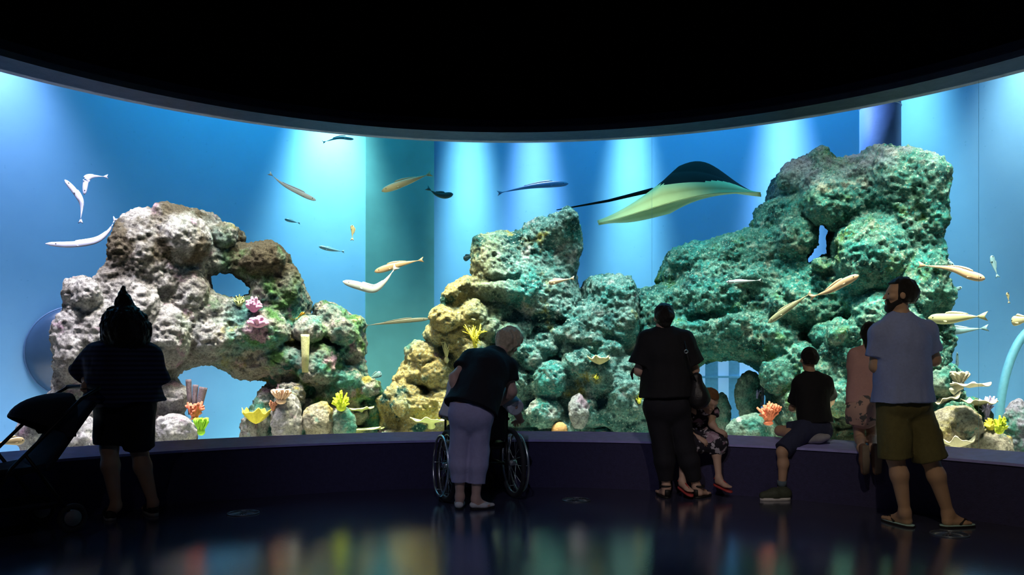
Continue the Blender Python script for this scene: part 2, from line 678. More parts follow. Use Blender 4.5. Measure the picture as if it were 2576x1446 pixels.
def floor_mat():
    m, nt, p = base_mat('polished_floor')
    tc = nd(nt, 'ShaderNodeTexCoord')
    n1 = noise(nt, tc.outputs['Object'], 1.3, 6, 0.6)
    n2 = noise(nt, tc.outputs['Object'], 45, 5, 0.7)
    c = ramp(nt, n1.outputs['Fac'], [(0.3, (0.034, 0.036, 0.075)), (0.7, (0.065, 0.068, 0.115))]).outputs[0]
    c = mixc(nt, mul(nt, n2.outputs['Fac'], 0.4), c, (0.02, 0.02, 0.03))
    nt.links.new(c, p.inputs['Base Color'])
    r = nd(nt, 'ShaderNodeMapRange')
    r.inputs[3].default_value, r.inputs[4].default_value = 0.07, 0.16
    nt.links.new(n1.outputs['Fac'], r.inputs[0])
    nt.links.new(r.outputs[0], p.inputs['Roughness'])
    p.inputs['Specular IOR Level'].default_value = 0.9
    p.inputs['IOR'].default_value = 2.7
    b = nd(nt, 'ShaderNodeBump')
    b.inputs['Strength'].default_value = 0.12
    b.inputs['Distance'].default_value = 0.004
    nt.links.new(n2.outputs['Fac'], b.inputs['Height'])
    nt.links.new(b.outputs[0], p.inputs['Normal'])
    return m


m_floor = floor_mat()
# floor and ceiling discs of the round hall
for nm, z, mt in (('floor', 0.0, m_floor), ('ceiling', Z_CEIL, m_black)):
    V = [pol(R_LINT + 0.25, 360 * i / 120, z) for i in range(120)]
    struct(link(nm, V, [tuple(range(120)) if z > 1 else tuple(reversed(range(120)))], mt, None, False, base=(0, YC, z)))
# low curb wall under the window, its sloping sill, the lintel wall above and the solid wall behind the camera
struct(band(MB(), [(R_CURB, 0.0), (R_CURB, 0.43), (R_WATER - 0.02, 0.43), (R_WATER - 0.02, 0.0)], -SPAN, SPAN, 96, True).make('wall_front', m_curb, None, False))
struct(band(MB(), [(R_CURB - 0.012, 0.432), (R_CURB - 0.012, 0.452), (R_GLASS - 0.03, 0.500), (R_GLASS - 0.03, 0.432)], -SPAN, SPAN, 96, True).make('trim_1', m_sill, None, False))
struct(band(MB(), [(R_LINT, Z_SOFF + 0.05), (R_LINT, Z_SOFF), (R_WATER - 0.02, Z_SOFF), (R_WATER - 0.02, Z_SOFF + 0.05)], -SPAN, SPAN, 96, True).make('trim_2', m_soffit, None, False))
struct(band(MB(), [(R_LINT - 0.025, Z_SOFF + 0.052), (R_LINT - 0.025, Z_SOFF + 0.115), (R_LINT + 0.1, Z_SOFF + 0.115), (R_LINT + 0.1, Z_SOFF + 0.052)], -SPAN, SPAN, 96, True).make('trim_3', m_fascia, None, False))
struct(band(MB(), [(R_LINT + 0.02, Z_SOFF + 0.05), (R_LINT + 0.02, 6.2), (R_WATER - 0.02, 6.2), (R_WATER - 0.02, Z_SOFF + 0.05)], -SPAN, SPAN, 96, True).make('wall_above', m_black, None, False))
struct(band(MB(), [(R_LINT, 0.0), (R_LINT, Z_CEIL), (R_LINT + 0.3, Z_CEIL), (R_LINT + 0.3, 0.0)], SPAN, 360 - SPAN, 120, True).make('wall_rear', m_black, None, False))


def glass_mat():
    m = bpy.data.materials.new('acrylic')
    m.use_nodes = True
    nt = m.node_tree
    nt.nodes.clear()
    out = nd(nt, 'ShaderNodeOutputMaterial')
    tr = nd(nt, 'ShaderNodeBsdfTransparent')
    gl = nd(nt, 'ShaderNodeBsdfGlossy')
    gl.inputs['Roughness'].default_value = 0.02
    fr = nd(nt, 'ShaderNodeFresnel')
    fr.inputs['IOR'].default_value = 1.25
    mx = nd(nt, 'ShaderNodeMixShader')
    nt.links.new(fr.outputs[0], mx.inputs[0])
    nt.links.new(tr.outputs[0], mx.inputs[1])
    nt.links.new(gl.outputs[0], mx.inputs[2])
    nt.links.new(mx.outputs[0], out.inputs[0])
    return m


w1 = struct(band(MB(), [(R_GLASS, 0.43), (R_GLASS, Z_SOFF + 0.02)], -SPAN, SPAN, 160).make('window_1', glass_mat()))
m_seam = mat('pane_joint', (0.30, 0.55, 0.62), 0.5, 0.1, 20)
for px in (1640, 2462):
    Z = ring_depth(px, R_GLASS - 0.004)
    mb = MB().box(at(px, 920, Z) + [0, 0, 0.8], (0.0016, 0.0016, Z_SOFF - 0.5), rotz(-math.degrees(math.atan2(at(px, 920, Z)[0], Z - YC))))
    V = np.array(mb.V); V[:, 2] = np.where(V[:, 2] > 2, Z_SOFF, 0.5)
    link('pane_joint', V, mb.F, m_seam, w1, False)


# painted back wall and sandy bottom of the tank
def tank_wall_mat():
    m, nt, p = base_mat('tank_blue_paint')
    tc = nd(nt, 'ShaderNodeTexCoord')
    n = noise(nt, tc.outputs['Object'], 0.8, 5, 0.6)
    c = ramp(nt, n.outputs['Fac'], [(0.3, (0.14, 0.34, 0.58)), (0.7, (0.17, 0.38, 0.62))]).outputs[0]
    sp = patch(nt, tc.outputs['Object'], 22, 0.68, 0.74, 3)
    c = mixc(nt, mul(nt, sp, 0.35), c, (0.05, 0.22, 0.36))
    nt.links.new(c, p.inputs['Base Color'])
    p.inputs['Roughness'].default_value = 0.8
    p.inputs['Specular IOR Level'].default_value = 0.15
    b = nd(nt, 'ShaderNodeBump')
    b.inputs['Strength'].default_value = 0.05
    b.inputs['Distance'].default_value = 0.012
    n2 = noise(nt, tc.outputs['Object'], 9, 4, 0.55)
    nt.links.new(n2.outputs['Fac'], b.inputs['Height'])
    nt.links.new(b.outputs[0], p.inputs['Normal'])
    return m


m_twall = tank_wall_mat()
struct(band(MB(), [(R_BACK, 0.0), (R_BACK, 6.2)], -85, 85, 128).make('wall_back', m_twall))
struct(band(MB(), [(R_WATER - 0.02, Z_TANK), (R_BACK, Z_TANK)], -85, 85, 96).make('floor_tank', mat('pale_sand', (0.66, 0.66, 0.54), 0.95, 0.25, 40, 0.5), None, False))
for nm, a in (('wall_left', -85), ('wall_right', 85)):
    V = [pol(R_WATER - 0.02, a, 0), pol(R_BACK, a, 0), pol(R_BACK, a, 6.2), pol(R_WATER - 0.02, a, 6.2)]
    struct(link(nm, V, [(0, 1, 2, 3)], m_twall, None, False))


def water_mat():
    m = bpy.data.materials.new('clear_blue_water')
    m.use_nodes = True
    nt = m.node_tree
    nt.nodes.clear()
    out = nd(nt, 'ShaderNodeOutputMaterial')
    ab = nd(nt, 'ShaderNodeVolumeAbsorption')
    ab.inputs['Color'].default_value = (0.05, 0.74, 0.92, 1)
    ab.inputs['Density'].default_value = 0.20
    sc = nd(nt, 'ShaderNodeVolumeScatter')
    sc.inputs['Color'].default_value = (0.55, 0.86, 1.0, 1)
    sc.inputs['Density'].default_value = 0.06
    sc.inputs['Anisotropy'].default_value = 0.2
    ad = nd(nt, 'ShaderNodeAddShader')
    nt.links.new(ab.outputs[0], ad.inputs[0])
    nt.links.new(sc.outputs[0], ad.inputs[1])
    nt.links.new(ad.outputs[0], out.inputs['Volume'])
    m.cycles.homogeneous_volume = True
    return m


wt = band(MB(), [(R_WATER, Z_TANK + 0.005), (R_WATER, 4.6), (R_BACK - 0.01, 4.6), (R_BACK - 0.01, Z_TANK + 0.005)], -84.5, 84.5, 96, True).make('water', water_mat(), None, False)
tag(wt, 'clear blue water filling the tank behind the curved window', 'water', kind='stuff')

# dark weathered rock pilaster on the back wall


# ================================================================== rockwork
def poly_sd(P, X, Zc):
    """signed distance of grid points to a polygon (inside negative)"""
    d = np.full(X.shape, 1e9); ins = np.zeros(X.shape, bool)
    n = len(P)
    for i in range(n):
        a, b = P[i], P[(i + 1) % n]
        ex, ez = b[0] - a[0], b[1] - a[1]
        wx, wz = X - a[0], Zc - a[1]
        t = np.clip((wx * ex + wz * ez) / (ex * ex + ez * ez + 1e-12), 0, 1)
        d = np.minimum(d, (wx - ex * t) ** 2 + (wz - ez * t) ** 2)
        c = (a[1] > Zc) != (b[1] > Zc)
        with np.errstate(divide='ignore', invalid='ignore'):
            xi = a[0] + (Zc - a[1]) * ex / (ez if ez != 0 else 1e-12)
        ins ^= c & (X < xi)
    d = np.sqrt(d)
    return np.where(ins, -d, d)


def rough(V, F, lump=0.03, lsize=0.14, amp=0.014, seed=1):
    """knobbly, pitted reef surface: cauliflower knobs of two sizes over broken noise"""
    N = vnormals(V, F)
    wob = fbm(V * 7, 2, seed)[:, None] * 0.3
    w = worley(V / lsize + wob, seed)
    d = lump * (0.30 - np.minimum(w, 0.74) ** 2)
    w2 = worley(V / (lsize * 0.42) + wob, seed + 3)
    d = d + lump * 0.5 * (0.30 - np.minimum(w2, 0.74) ** 2)
    d = d + amp * 1.6 * fbm(V * 3.2, 3, seed)
    r = np.abs(fbm(V * 11, 3, seed + 5))
    d = d + amp * 1.1 * (0.3 - r)
    d = d + amp * 1.1 * fbm(V * 26, 2, seed + 9)
    return V + N * d[:, None]


def reef(name, mat_, poly, holes, bumps, ring, thick, label, cat, edge=None, h=0.016, seed=1, cuts=(), lump=0.022, lsize=0.10, group=None, piles=()):
    """a block of reef: its outline at the distance of a ring about the hall, with real thickness, holes and boulder relief"""
    edge = edge or thick

    def P2(pl):
        return [(q[0], q[2]) for q in (on_ring(px, py, ring) for px, py in pl)]
    A = P2(poly)
    hs = [P2(q) for q in holes]
    xs = np.array([a[0] for a in A]); zs = np.array([a[1] for a in A])
    yall = YC + np.sqrt((ring + 0.26) ** 2 - xs ** 2)
    lo = np.array([xs.min() - 0.2, yall.min() - thick - 0.25, max(zs.min() - 0.2, Z_TANK - 0.15)])
    hi = np.array([xs.max() + 0.2, yall.max() + thick + 0.2, zs.max() + 0.2])
    g = Grid([], h) if False else Grid.__new__(Grid)
    g.h, g.lo = h, lo
    g.n = np.ceil((hi - lo) / h).astype(int) + 1
    g.ax = [lo[i] + h * np.arange(g.n[i]) for i in range(3)]
    X2, Z2 = np.meshgrid(g.ax[0], g.ax[2], indexing='ij')
    d2 = poly_sd(A, X2, Z2)
    for q in hs:
        d2 = np.maximum(d2, -poly_sd(q, X2, Z2) * 0.95)
    Q = np.stack([X2.ravel(), 0 * X2.ravel(), Z2.ravel()], 1)
    tn = thick * (1 + 0.22 * fbm(Q * 1.6, 2, seed + 21)).reshape(X2.shape)
    for q, sp in piles:
        dq = poly_sd(P2(q), X2, Z2)
        tn = tn * (1 - 0.42 * np.clip(0.5 - dq / 0.16, 0, 1))
    yc = YC + np.sqrt((ring + 0.26) ** 2 - X2 ** 2) + 0.10 * fbm(Q * 1.3, 2, seed + 31).reshape(X2.shape)
    Y = g.ax[1][None, :, None]
    qx = (d2 + edge)[:, None, :]
    qy = np.abs(Y - yc[:, None, :]) - (tn - edge)[:, None, :]
    g.f = (np.sqrt(np.maximum(qx, 0) ** 2 + np.maximum(qy, 0) ** 2) + np.minimum(np.maximum(qx, qy), 0) - edge).astype(np.float32)
    for (px, py, rx, ry, dy) in bumps:
        Z = ring_depth(px, ring) - dy * 0.82
        c = at(px, py, Z)
        g.add(ell(c, (rx / FPX * Z, min(rx, ry) / FPX * Z * 0.95, ry / FPX * Z), 0.035))
    rg = np.random.RandomState(seed + 77)
    for q, sp in piles:                                     # heaped boulders, jittered over the heap
        qa = np.array(q, float)
        yy = qa[:, 1].min()
        row = 0
        while yy < qa[:, 1].max():
            xx = qa[:, 0].min() + (sp * 0.5 if row % 2 else 0)
            while xx < qa[:, 0].max():
                px, py = xx + rg.uniform(-.25, .25) * sp, yy + rg.uniform(-.25, .25) * sp
                rr = sp * rg.uniform(0.42, 0.66)
                if poly_sd(qa, np.array([px]), np.array([py]))[0] < -sp * 0.12:
                    Z = ring_depth(px, ring) - thick * rg.uniform(0.55, 0.95)
                    k = rr / FPX * Z
                    g.add(ell(at(px, py, Z), (k * rg.uniform(.85, 1.2), k * rg.uniform(.8, 1.0), k * rg.uniform(.8, 1.15)), 0.025))
                xx += sp
            yy += sp * 0.86
            row += 1
    for (a, b, r, dy) in cuts:
        pa = at(a[0], a[1], ring_depth(a[0], ring) - dy); pb = at(b[0], b[1], ring_depth(b[0], ring) - dy)
        g.sub(cone(pa, pb, r, r, 0.05))
    for q in holes:                                         # see-through openings, bored outwards from the hall
        tq = np.array([((px - CX) / FPX, -(py - HY) / FPX) for px, py in q])
        ym = float(np.mean([on_ring(px, py, ring)[1] for px, py in q]))
        m = 0.12
        ix = np.where((g.ax[0] > tq[:, 0].min() * ym - 0.6) & (g.ax[0] < tq[:, 0].max() * ym + 0.6))[0]
        iz = np.where((g.ax[2] > tq[:, 1].min() * ym + EYE - 0.3) & (g.ax[2] < tq[:, 1].max() * ym + EYE + 0.3))[0]
        sl = (slice(ix[0], ix[-1] + 1), slice(None), slice(iz[0], iz[-1] + 1))
        TX = g.ax[0][sl[0]][:, None, None] / g.ax[1][None, :, None] + 0 * g.ax[2][sl[2]][None, None, :]
        TZ = (g.ax[2][sl[2]][None, None, :] - EYE) / g.ax[1][None, :, None] + 0 * TX
        sd = poly_sd(tq, TX.ravel(), TZ.ravel()).reshape(TX.shape) * ym
        g.f[sl] = np.maximum(g.f[sl], -(sd - 0.022))
    V, F = g.mesh()
    V = rough(V, F, lump, lsize, 0.016, seed)
    o = link(name, V, F, mat_, None, True)
    return tag(o, label, cat, group)


def boulder(px, py, rx, ry, ring, mat_, label, seed, name='boulder', deep=1.0, lump=0.022, flat=None, cat='rock'):
    Z = ring_depth(px, ring)
    c = at(px, py, Z)
    r = np.array([rx / FPX * Z, min(rx, ry) / FPX * Z * deep, ry / FPX * Z])
    g = Grid([ell(c, r * 0.93, 0.02)], 0.012, 0.08)
    rng = np.random.RandomState(seed)
    for i in range(4):
        u = norm(rng.randn(3)); u[1] = -abs(u[1])
        g.add(ell(c + u * r * 0.55, r * (0.45 + 0.2 * rng.rand()), 0.05))
    V, F = g.mesh()
    V = rough(V, F, lump, 0.11, 0.010, seed)
    return tag(link(name, V, F, mat_), label, cat)


TEAL, DTEAL, GRN, YEL, PINK, PALE = (0.10, 0.34, 0.30), (0.03, 0.12, 0.12), (0.12, 0.28, 0.10), (0.50, 0.42, 0.10), (0.50, 0.33, 0.42), (0.66, 0.64, 0.60)
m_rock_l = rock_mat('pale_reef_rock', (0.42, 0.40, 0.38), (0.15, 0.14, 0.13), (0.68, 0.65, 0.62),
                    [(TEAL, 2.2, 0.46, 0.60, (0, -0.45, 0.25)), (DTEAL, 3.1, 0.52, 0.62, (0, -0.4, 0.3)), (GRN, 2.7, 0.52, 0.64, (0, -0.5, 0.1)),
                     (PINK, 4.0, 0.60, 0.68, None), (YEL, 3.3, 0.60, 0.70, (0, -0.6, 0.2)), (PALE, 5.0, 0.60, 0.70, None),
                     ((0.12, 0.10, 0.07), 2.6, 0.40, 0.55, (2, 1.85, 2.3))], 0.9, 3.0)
m_rock_c = rock_mat('grey_teal_reef_rock', (0.17, 0.34, 0.31), (0.05, 0.13, 0.13), (0.42, 0.56, 0.51),
                    [((0.07, 0.34, 0.32), 2.4, 0.48, 0.62, None), (PALE, 4.2, 0.58, 0.68, None), (YEL, 2.8, 0.60, 0.70, None),
                     ((0.56, 0.47, 0.22), 2.0, 0.30, 0.50, (0, -0.10, -0.70)), (DTEAL, 3.4, 0.56, 0.64, None), ((0.52, 0.62, 0.54), 40, 0.57, 0.63, None), (PINK, 5.0, 0.66, 0.72, None)], 0.9, 11.0)
m_rock_r = rock_mat('teal_reef_rock', (0.11, 0.34, 0.28), (0.03, 0.12, 0.11), (0.32, 0.54, 0.44),
                    [((0.06, 0.36, 0.34), 3.0, 0.50, 0.62, None), (GRN, 2.4, 0.54, 0.64, None), ((0.45, 0.52, 0.42), 5.2, 0.58, 0.68, None),
                     ((0.52, 0.46, 0.32), 2.2, 0.40, 0.55, (2, 1.0, 0.3)), (DTEAL, 3.6, 0.56, 0.64, None), ((0.45, 0.62, 0.50), 42, 0.57, 0.63, None), ((0.05, 0.42, 0.40), 30, 0.58, 0.64, None),
                     ((0.42, 0.44, 0.52), 3.0, 0.42, 0.58, (2, 2.95, 3.35))], 0.9, 23.0)
m_bould = rock_mat('tan_boulder', (0.46, 0.42, 0.34), (0.18, 0.16, 0.13), (0.68, 0.64, 0.54), [(YEL, 3, 0.52, 0.64, None), (PINK, 6, 0.62, 0.7, None), (TEAL, 5, 0.6, 0.7, None)], 0.8, 5.0)
m_bould_g = rock_mat('grey_boulder', (0.46, 0.44, 0.45), (0.2, 0.18, 0.2), (0.72, 0.69, 0.70), [(PINK, 4, 0.58, 0.68, None), (PALE, 7, 0.55, 0.65, None)], 0.8, 7.0)
m_bould_t = rock_mat('green_boulder', (0.28, 0.40, 0.34), (0.10, 0.17, 0.15), (0.52, 0.58, 0.48), [(YEL, 4, 0.58, 0.68, None), (TEAL, 4, 0.5, 0.62, None), (PALE, 7, 0.6, 0.68, None)], 0.8, 9.0)

left_poly = [(133, 1010), (138, 931), (138, 870), (147, 826), (166, 798), (185, 782), (183, 743), (191, 715), (216, 700), (243, 702), (266, 713), (280, 690), (302, 660),
             (307, 621), (313, 571), (326, 547), (354, 536), (382, 533), (404, 535), (412, 522), (437, 515), (470, 522), (498, 527), (523, 533), (545, 556), (575, 569),
             (598, 577), (606, 594), (600, 610), (646, 613), (677, 606), (697, 611), (726, 637), (733, 673), (754, 708), (763, 735), (777, 765), (776, 786), (783, 788), (793, 769), (814, 757), (836, 764), (867, 778),
             (898, 801), (916, 822), (917, 854), (911, 889), (918, 925), (922, 948), (942, 962), (953, 980), (957, 1003), (965, 1031), (970, 1075), (972, 1190),
             (618, 1190), (620, 1093), (628, 1049), (646, 1026), (655, 1000), (668, 978), (684, 957), (647, 958), (614, 956), (587, 941), (553, 924), (520, 915), (487, 920), (459, 932), (441, 948),
             (452, 975), (470, 1003), (462, 1040), (490, 1070), (492, 1190), (120, 1190), (128, 1060)]
left_hole = [(530, 695), (549, 688), (584, 687), (602, 703), (628, 726), (624, 737), (591, 746), (557, 743), (533, 730)]
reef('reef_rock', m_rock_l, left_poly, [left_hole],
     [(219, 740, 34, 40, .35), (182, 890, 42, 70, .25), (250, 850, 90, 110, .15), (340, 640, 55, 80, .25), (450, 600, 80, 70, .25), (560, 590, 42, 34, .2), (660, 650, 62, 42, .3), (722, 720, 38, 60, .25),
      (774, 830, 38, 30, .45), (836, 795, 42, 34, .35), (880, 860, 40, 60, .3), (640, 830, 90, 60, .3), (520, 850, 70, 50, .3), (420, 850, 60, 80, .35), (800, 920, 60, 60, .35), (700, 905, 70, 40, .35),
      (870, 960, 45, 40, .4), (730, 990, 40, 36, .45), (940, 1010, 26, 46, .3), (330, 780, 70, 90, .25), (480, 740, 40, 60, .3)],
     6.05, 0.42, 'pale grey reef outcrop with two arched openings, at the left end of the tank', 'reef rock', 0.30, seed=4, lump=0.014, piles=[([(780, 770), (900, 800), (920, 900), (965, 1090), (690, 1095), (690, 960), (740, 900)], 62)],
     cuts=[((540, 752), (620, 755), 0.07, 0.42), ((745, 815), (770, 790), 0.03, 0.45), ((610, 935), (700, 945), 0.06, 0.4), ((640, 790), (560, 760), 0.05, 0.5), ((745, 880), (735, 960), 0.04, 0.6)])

center_poly = [(1188, 640), (1189, 615), (1197, 603), (1219, 598), (1247, 588), (1279, 585), (1292, 590), (1334, 566), (1356, 562), (1375, 561), (1380, 553), (1402, 548), (1412, 540), (1429, 537), (1443, 546),
               (1460, 578), (1461, 612), (1451, 663), (1448, 694), (1457, 736), (1464, 752), (1467, 717), (1482, 701), (1512, 696), (1553, 693), (1585, 700), (1592, 717), (1596, 799), (1590, 872), (1600, 915),
               (1630, 950), (1650, 1000), (1665, 1190), (955, 1190), (962, 1050), (959, 998), (978, 978), (998, 964), (1003, 932), (1025, 904), (1030, 878), (1055, 863), (1076, 860), (1080, 874), (1094, 862), (1094, 852), (1103, 813),
               (1117, 783), (1114, 767), (1117, 745), (1133, 729), (1156, 717), (1174, 702), (1192, 703), (1188, 690)]
reef('reef_rock', m_rock_c, center_poly, [],
     [(1384, 955, 48, 50, .52), (1512, 941, 42, 48, .52), (1448, 936, 24, 26, .5), (1370, 1037, 52, 40, .55), (1580, 1000, 52, 60, .5), (1320, 822, 27, 27, .45), (1370, 813, 34, 24, .42), (1411, 842, 30, 28, .45),
      (1229, 827, 64, 42, .4), (1128, 831, 38, 34, .35), (1050, 890, 28, 32, .3), (1032, 941, 34, 28, .4), (1096, 936, 42, 34, .45), (1014, 1000, 50, 42, .4), (1110, 1005, 36, 28, .5), (1060, 1050, 50, 32, .45),
      (1470, 808, 36, 46, .35), (1240, 740, 55, 40, .35), (1165, 750, 42, 40, .3), (1320, 730, 50, 45, .3), (1310, 880, 34, 30, .5), (1350, 880, 30, 26, .48), (1440, 890, 36, 24, .42), (1540, 880, 36, 30, .4), (1285, 960, 50, 40, .5), (1490, 1050, 30, 26, .5),
      (1190, 890, 50, 36, .5), (1240, 1010, 46, 40, .55), (1545, 1050, 36, 30, .5)],
     5.95, 0.48, 'stepped teal and tan reef pile with a square tower, in the middle of the tank', 'reef rock', 0.26, seed=9, piles=[([(1100, 800), (1180, 740), (1300, 760), (1330, 800), (1460, 830), (1590, 880), (1650, 1090), (965, 1090), (1000, 960), (1040, 880)], 66)],
     cuts=[((1190, 705), (1300, 700), 0.04, 0.5), ((1450, 690), (1464, 800), 0.05, 0.3), ((1464, 760), (1470, 800), 0.05, 0.0), ((1340, 850), (1450, 870), 0.05, 0.5), ((1300, 900), (1330, 1000), 0.05, 0.6), ((1440, 960), (1450, 1040), 0.05, 0.6)])

right_poly = [(1585, 730), (1610, 726), (1643, 722), (1665, 710), (1657, 700), (1665, 672), (1679, 639), (1698, 625), (1743, 613), (1792, 607), (1815, 597), (1848, 592), (1864, 582), (1898, 581), (1896, 570), (1906, 545), (1917, 517),
              (1936, 506), (1956, 506), (1950, 484), (1958, 459), (1980, 423), (2008, 400), (2030, 390), (2052, 391), (2058, 406), (2077, 415), (2102, 412), (2130, 408), (2146, 395), (2169, 390), (2202, 395), (2263, 398), (2290, 406),
              (2312, 423), (2335, 440), (2346, 467), (2343, 517), (2349, 561), (2341, 606), (2348, 650), (2357, 700), (2374, 738), (2374, 777), (2385, 816), (2391, 860), (2380, 899), (2376, 915), (2392, 937), (2397, 971),
              (2408, 998), (2445, 1015), (2460, 1054), (2475, 1120), (2480, 1190), (1945, 1190), (1947, 1092), (1943, 1000), (1938, 950), (1930, 932), (1903, 913), (1870, 903), (1809, 909), (1765, 916), (1745, 930), (1735, 1000), (1735, 1190), (1575, 1190), (1590, 900)]
right_hole = [(2058, 564), (2075, 564), (2085, 578), (2081, 600), (2081, 639), (2062, 643), (2036, 656), (2041, 639), (2055, 611)]
reef('reef_rock', m_rock_r, right_poly, [right_hole],
     [(1859, 812, 56, 46, .45), (2113, 843, 34, 42, .55), (1914, 700, 56, 32, .4), (1781, 775, 52, 36, .35), (2003, 600, 54, 70, .3), (2069, 664, 30, 20, .45), (2357, 965, 40, 40, .5), (2401, 1054, 60, 46, .45),
      (2086, 893, 34, 30, .5), (2150, 900, 46, 40, .5), (2040, 930, 40, 40, .45), (2200, 640, 100, 110, .3), (2280, 560, 60, 90, .25), (2130, 500, 110, 80, .25), (2020, 450, 60, 50, .2), (2300, 740, 60, 80, .3), (2220, 800, 70, 70, .4),
      (1750, 660, 70, 40, .3), (1850, 640, 50, 40, .3), (2000, 760, 70, 60, .35), (1720, 850, 60, 60, .4), (1960, 850, 50, 60, .4), (2260, 930, 60, 50, .5), (2320, 870, 50, 50, .4), (2020, 1040, 60, 50, .5), (2130, 1000, 60, 50, .55), (2230, 1040, 60, 60, .5), (2320, 1070, 50, 40, .5)],
     6.05, 0.52, 'tall teal reef arch with a slit opening under the blue pillar, right of the tank', 'reef rock', 0.28, seed=15, piles=[([(1960, 860), (2100, 800), (2300, 760), (2370, 800), (2385, 920), (2450, 1090), (1950, 1090)], 78)],
     cuts=[((1740, 800), (1900, 775), 0.05, 0.45), ((1955, 730), (1990, 760), 0.05, 0.5), ((1960, 690), (1955, 730), 0.04, 0.5), ((1910, 830), (1935, 900), 0.05, 0.5), ((2085, 650), (2130, 620), 0.06, 0.4)])

# separate boulders at the foot of the rockwork
boulder(155, 1000, 30, 26, 5.95, m_bould_g, 'dark grey boulder wedged under the left end of the pale reef outcrop', 1)
boulder(150, 1105, 100, 88, 5.75, m_bould_g, 'big pale grey boulder in the left corner under the red plate coral', 2)
boulder(432, 1003, 40, 46, 5.8, m_bould_g, 'pale grey boulder holding up the left foot of the arch, below the left hole', 3)
boulder(442, 1088, 56, 48, 5.6, m_bould_g, 'lumpy pale boulder on the tank floor left of the lower arch opening', 4)
boulder(722, 1058, 42, 62, 5.5, m_bould_g, 'upright pale boulder with a yellow top at the right foot of the left arch', 5)
boulder(801, 1055, 42, 46, 5.5, m_bould, 'rounded yellow brown boulder between upright pale boulder and green coral pillar', 6)
boulder(862, 1062, 30, 44, 5.45, m_bould_t, 'stubby green rock pillar carrying the bright green finger coral', 7)
boulder(1453, 1030, 28, 44, 5.4, m_bould_g, 'whitish knobbly barnacle stump right of the orange dome coral', 8)
boulder(1883, 1000, 34, 62, 5.9, m_bould_t, 'tapering rock stump standing inside the arch of the teal reef', 9)
boulder(1816, 1050, 21, 60, 5.9, m_bould_t, 'slim mossy rock column left of the tapering stump in the arch', 10)
boulder(1900, 1085, 68, 50, 5.55, m_bould_t, 'wide low rock at the foot of the tapering stump behind the sitting boy', 11)
boulder(2400, 1075, 66, 60, 5.45, m_bould, 'large tan boulder at the right foot of the teal reef beside the man', 12)
boulder(2355, 962, 44, 44, 5.6, m_bould_t, 'round speckled boulder above the white plate coral right of the man', 13)
boulder(2560, 1075, 34, 78, 5.9, rock_mat('violet_rock', (0.36, 0.36, 0.48), (0.16, 0.16, 0.24), (0.58, 0.56, 0.68), [(TEAL, 4, 0.5, 0.62, None)], 0.8, 31.0), 'violet tinted rock at the right edge of the window', 14)
boulder(2490, 1120, 60, 40, 5.6, m_bould, 'low sandy rock under the yellow coral clusters at far right', 16)


# ================================================================== fittings in the tank
m_pil = mat('tank_column_paint', (0.20, 0.36, 0.80), 0.6, 0.15, 6, 0.1)
ZP = 8.35
pc = at(2214, 400, ZP)
rp = 48.0 / FPX * ZP
mb = MB().tube([(pc[0], ZP, 2.6), (pc[0], ZP, 4.02)], rp, 40)
colm = mb.make('support_column', m_pil)
tag(colm, 'round blue column rising from the top of the tall teal reef to the ceiling', 'column')
MB().circle((pc[0], ZP, 3.86), (0, 0, 1), rp + 0.001, 0.006, 48, 6).make('joint_ring', mat('pale_sealant', (0.45, 0.6, 0.85), 0.5, 0.1, 20), colm)
MB().tube([(pc[0], ZP, 4.0), (pc[0], ZP, 6.0)], rp, 40).make('upper_shaft', m_pil, colm)

# mossy dark pilaster on the back wall
m_pila = mat('mossy_teal_pilaster', (0.10, 0.27, 0.28), 0.9, 0.35, 1.6, 0.05, spec=0.1, bscale=9)
a0, a1 = [math.degrees(math.atan2(on_ring(px, 800, R_BACK - 0.12)[0], on_ring(px, 800, R_BACK - 0.12)[1] - YC)) for px in (920, 1092)]
mb = band(MB(), [(R_BACK + 0.05, 0.0), (R_BACK - 0.13, 0.0), (R_BACK - 0.13, 6.1), (R_BACK + 0.05, 6.1)], a0, a1, 24, True)
struct(mb.make('trim_4', m_pila, None, False))

# round porthole in the left wall
pz = on_ring(194, 887, R_BACK - 0.03)
nrm = norm([-pz[0], YC - pz[1], 0])
Rp = 115 / FPX * pz[1]
ph = empty('porthole', pz - [0, 0, Rp], 'round dark porthole in the blue tank wall behind the left reef outcrop', 'porthole')
u = np.array([nrm[1], -nrm[0], 0]); w = np.array([0, 0, 1.0])


def lathe(prof, c, ax, n=48):
    """(radius, along) profile turned round ax"""
    ax = norm(ax)
    uu = norm(np.cross(ax, [0, 0, 1.0] if abs(ax[2]) < 0.9 else [1.0, 0, 0])); ww = np.cross(ax, uu)
    V, F = [], []
    m = len(prof)
    for i in range(n):
        a = 2 * math.pi * i / n
        for r, h in prof:
            V.append(np.asarray(c) + (uu * math.cos(a) + ww * math.sin(a)) * r + ax * h)
    for i in range(n):
        j = (i + 1) % n
        for k in range(m - 1):
            F.append((i * m + k, i * m + k + 1, j * m + k + 1, j * m + k))
    return V, F


V, F = lathe([(Rp * math.cos(t) + 1e-4, 0.02 + 0.26 * math.sin(t)) for t in np.linspace(0, math.pi / 2, 14)], pz, nrm, 64)
MB().add(V, F).make('dome', mat('dark_blue_dome', (0.03, 0.065, 0.13), 0.25, 0.3, 2.0, spec=0.5), ph)
MB().circle(pz + nrm * 0.03, nrm, Rp, 0.014, 64, 8).make('frame', mat('porthole_frame', (0.05, 0.12, 0.25), 0.5), ph)

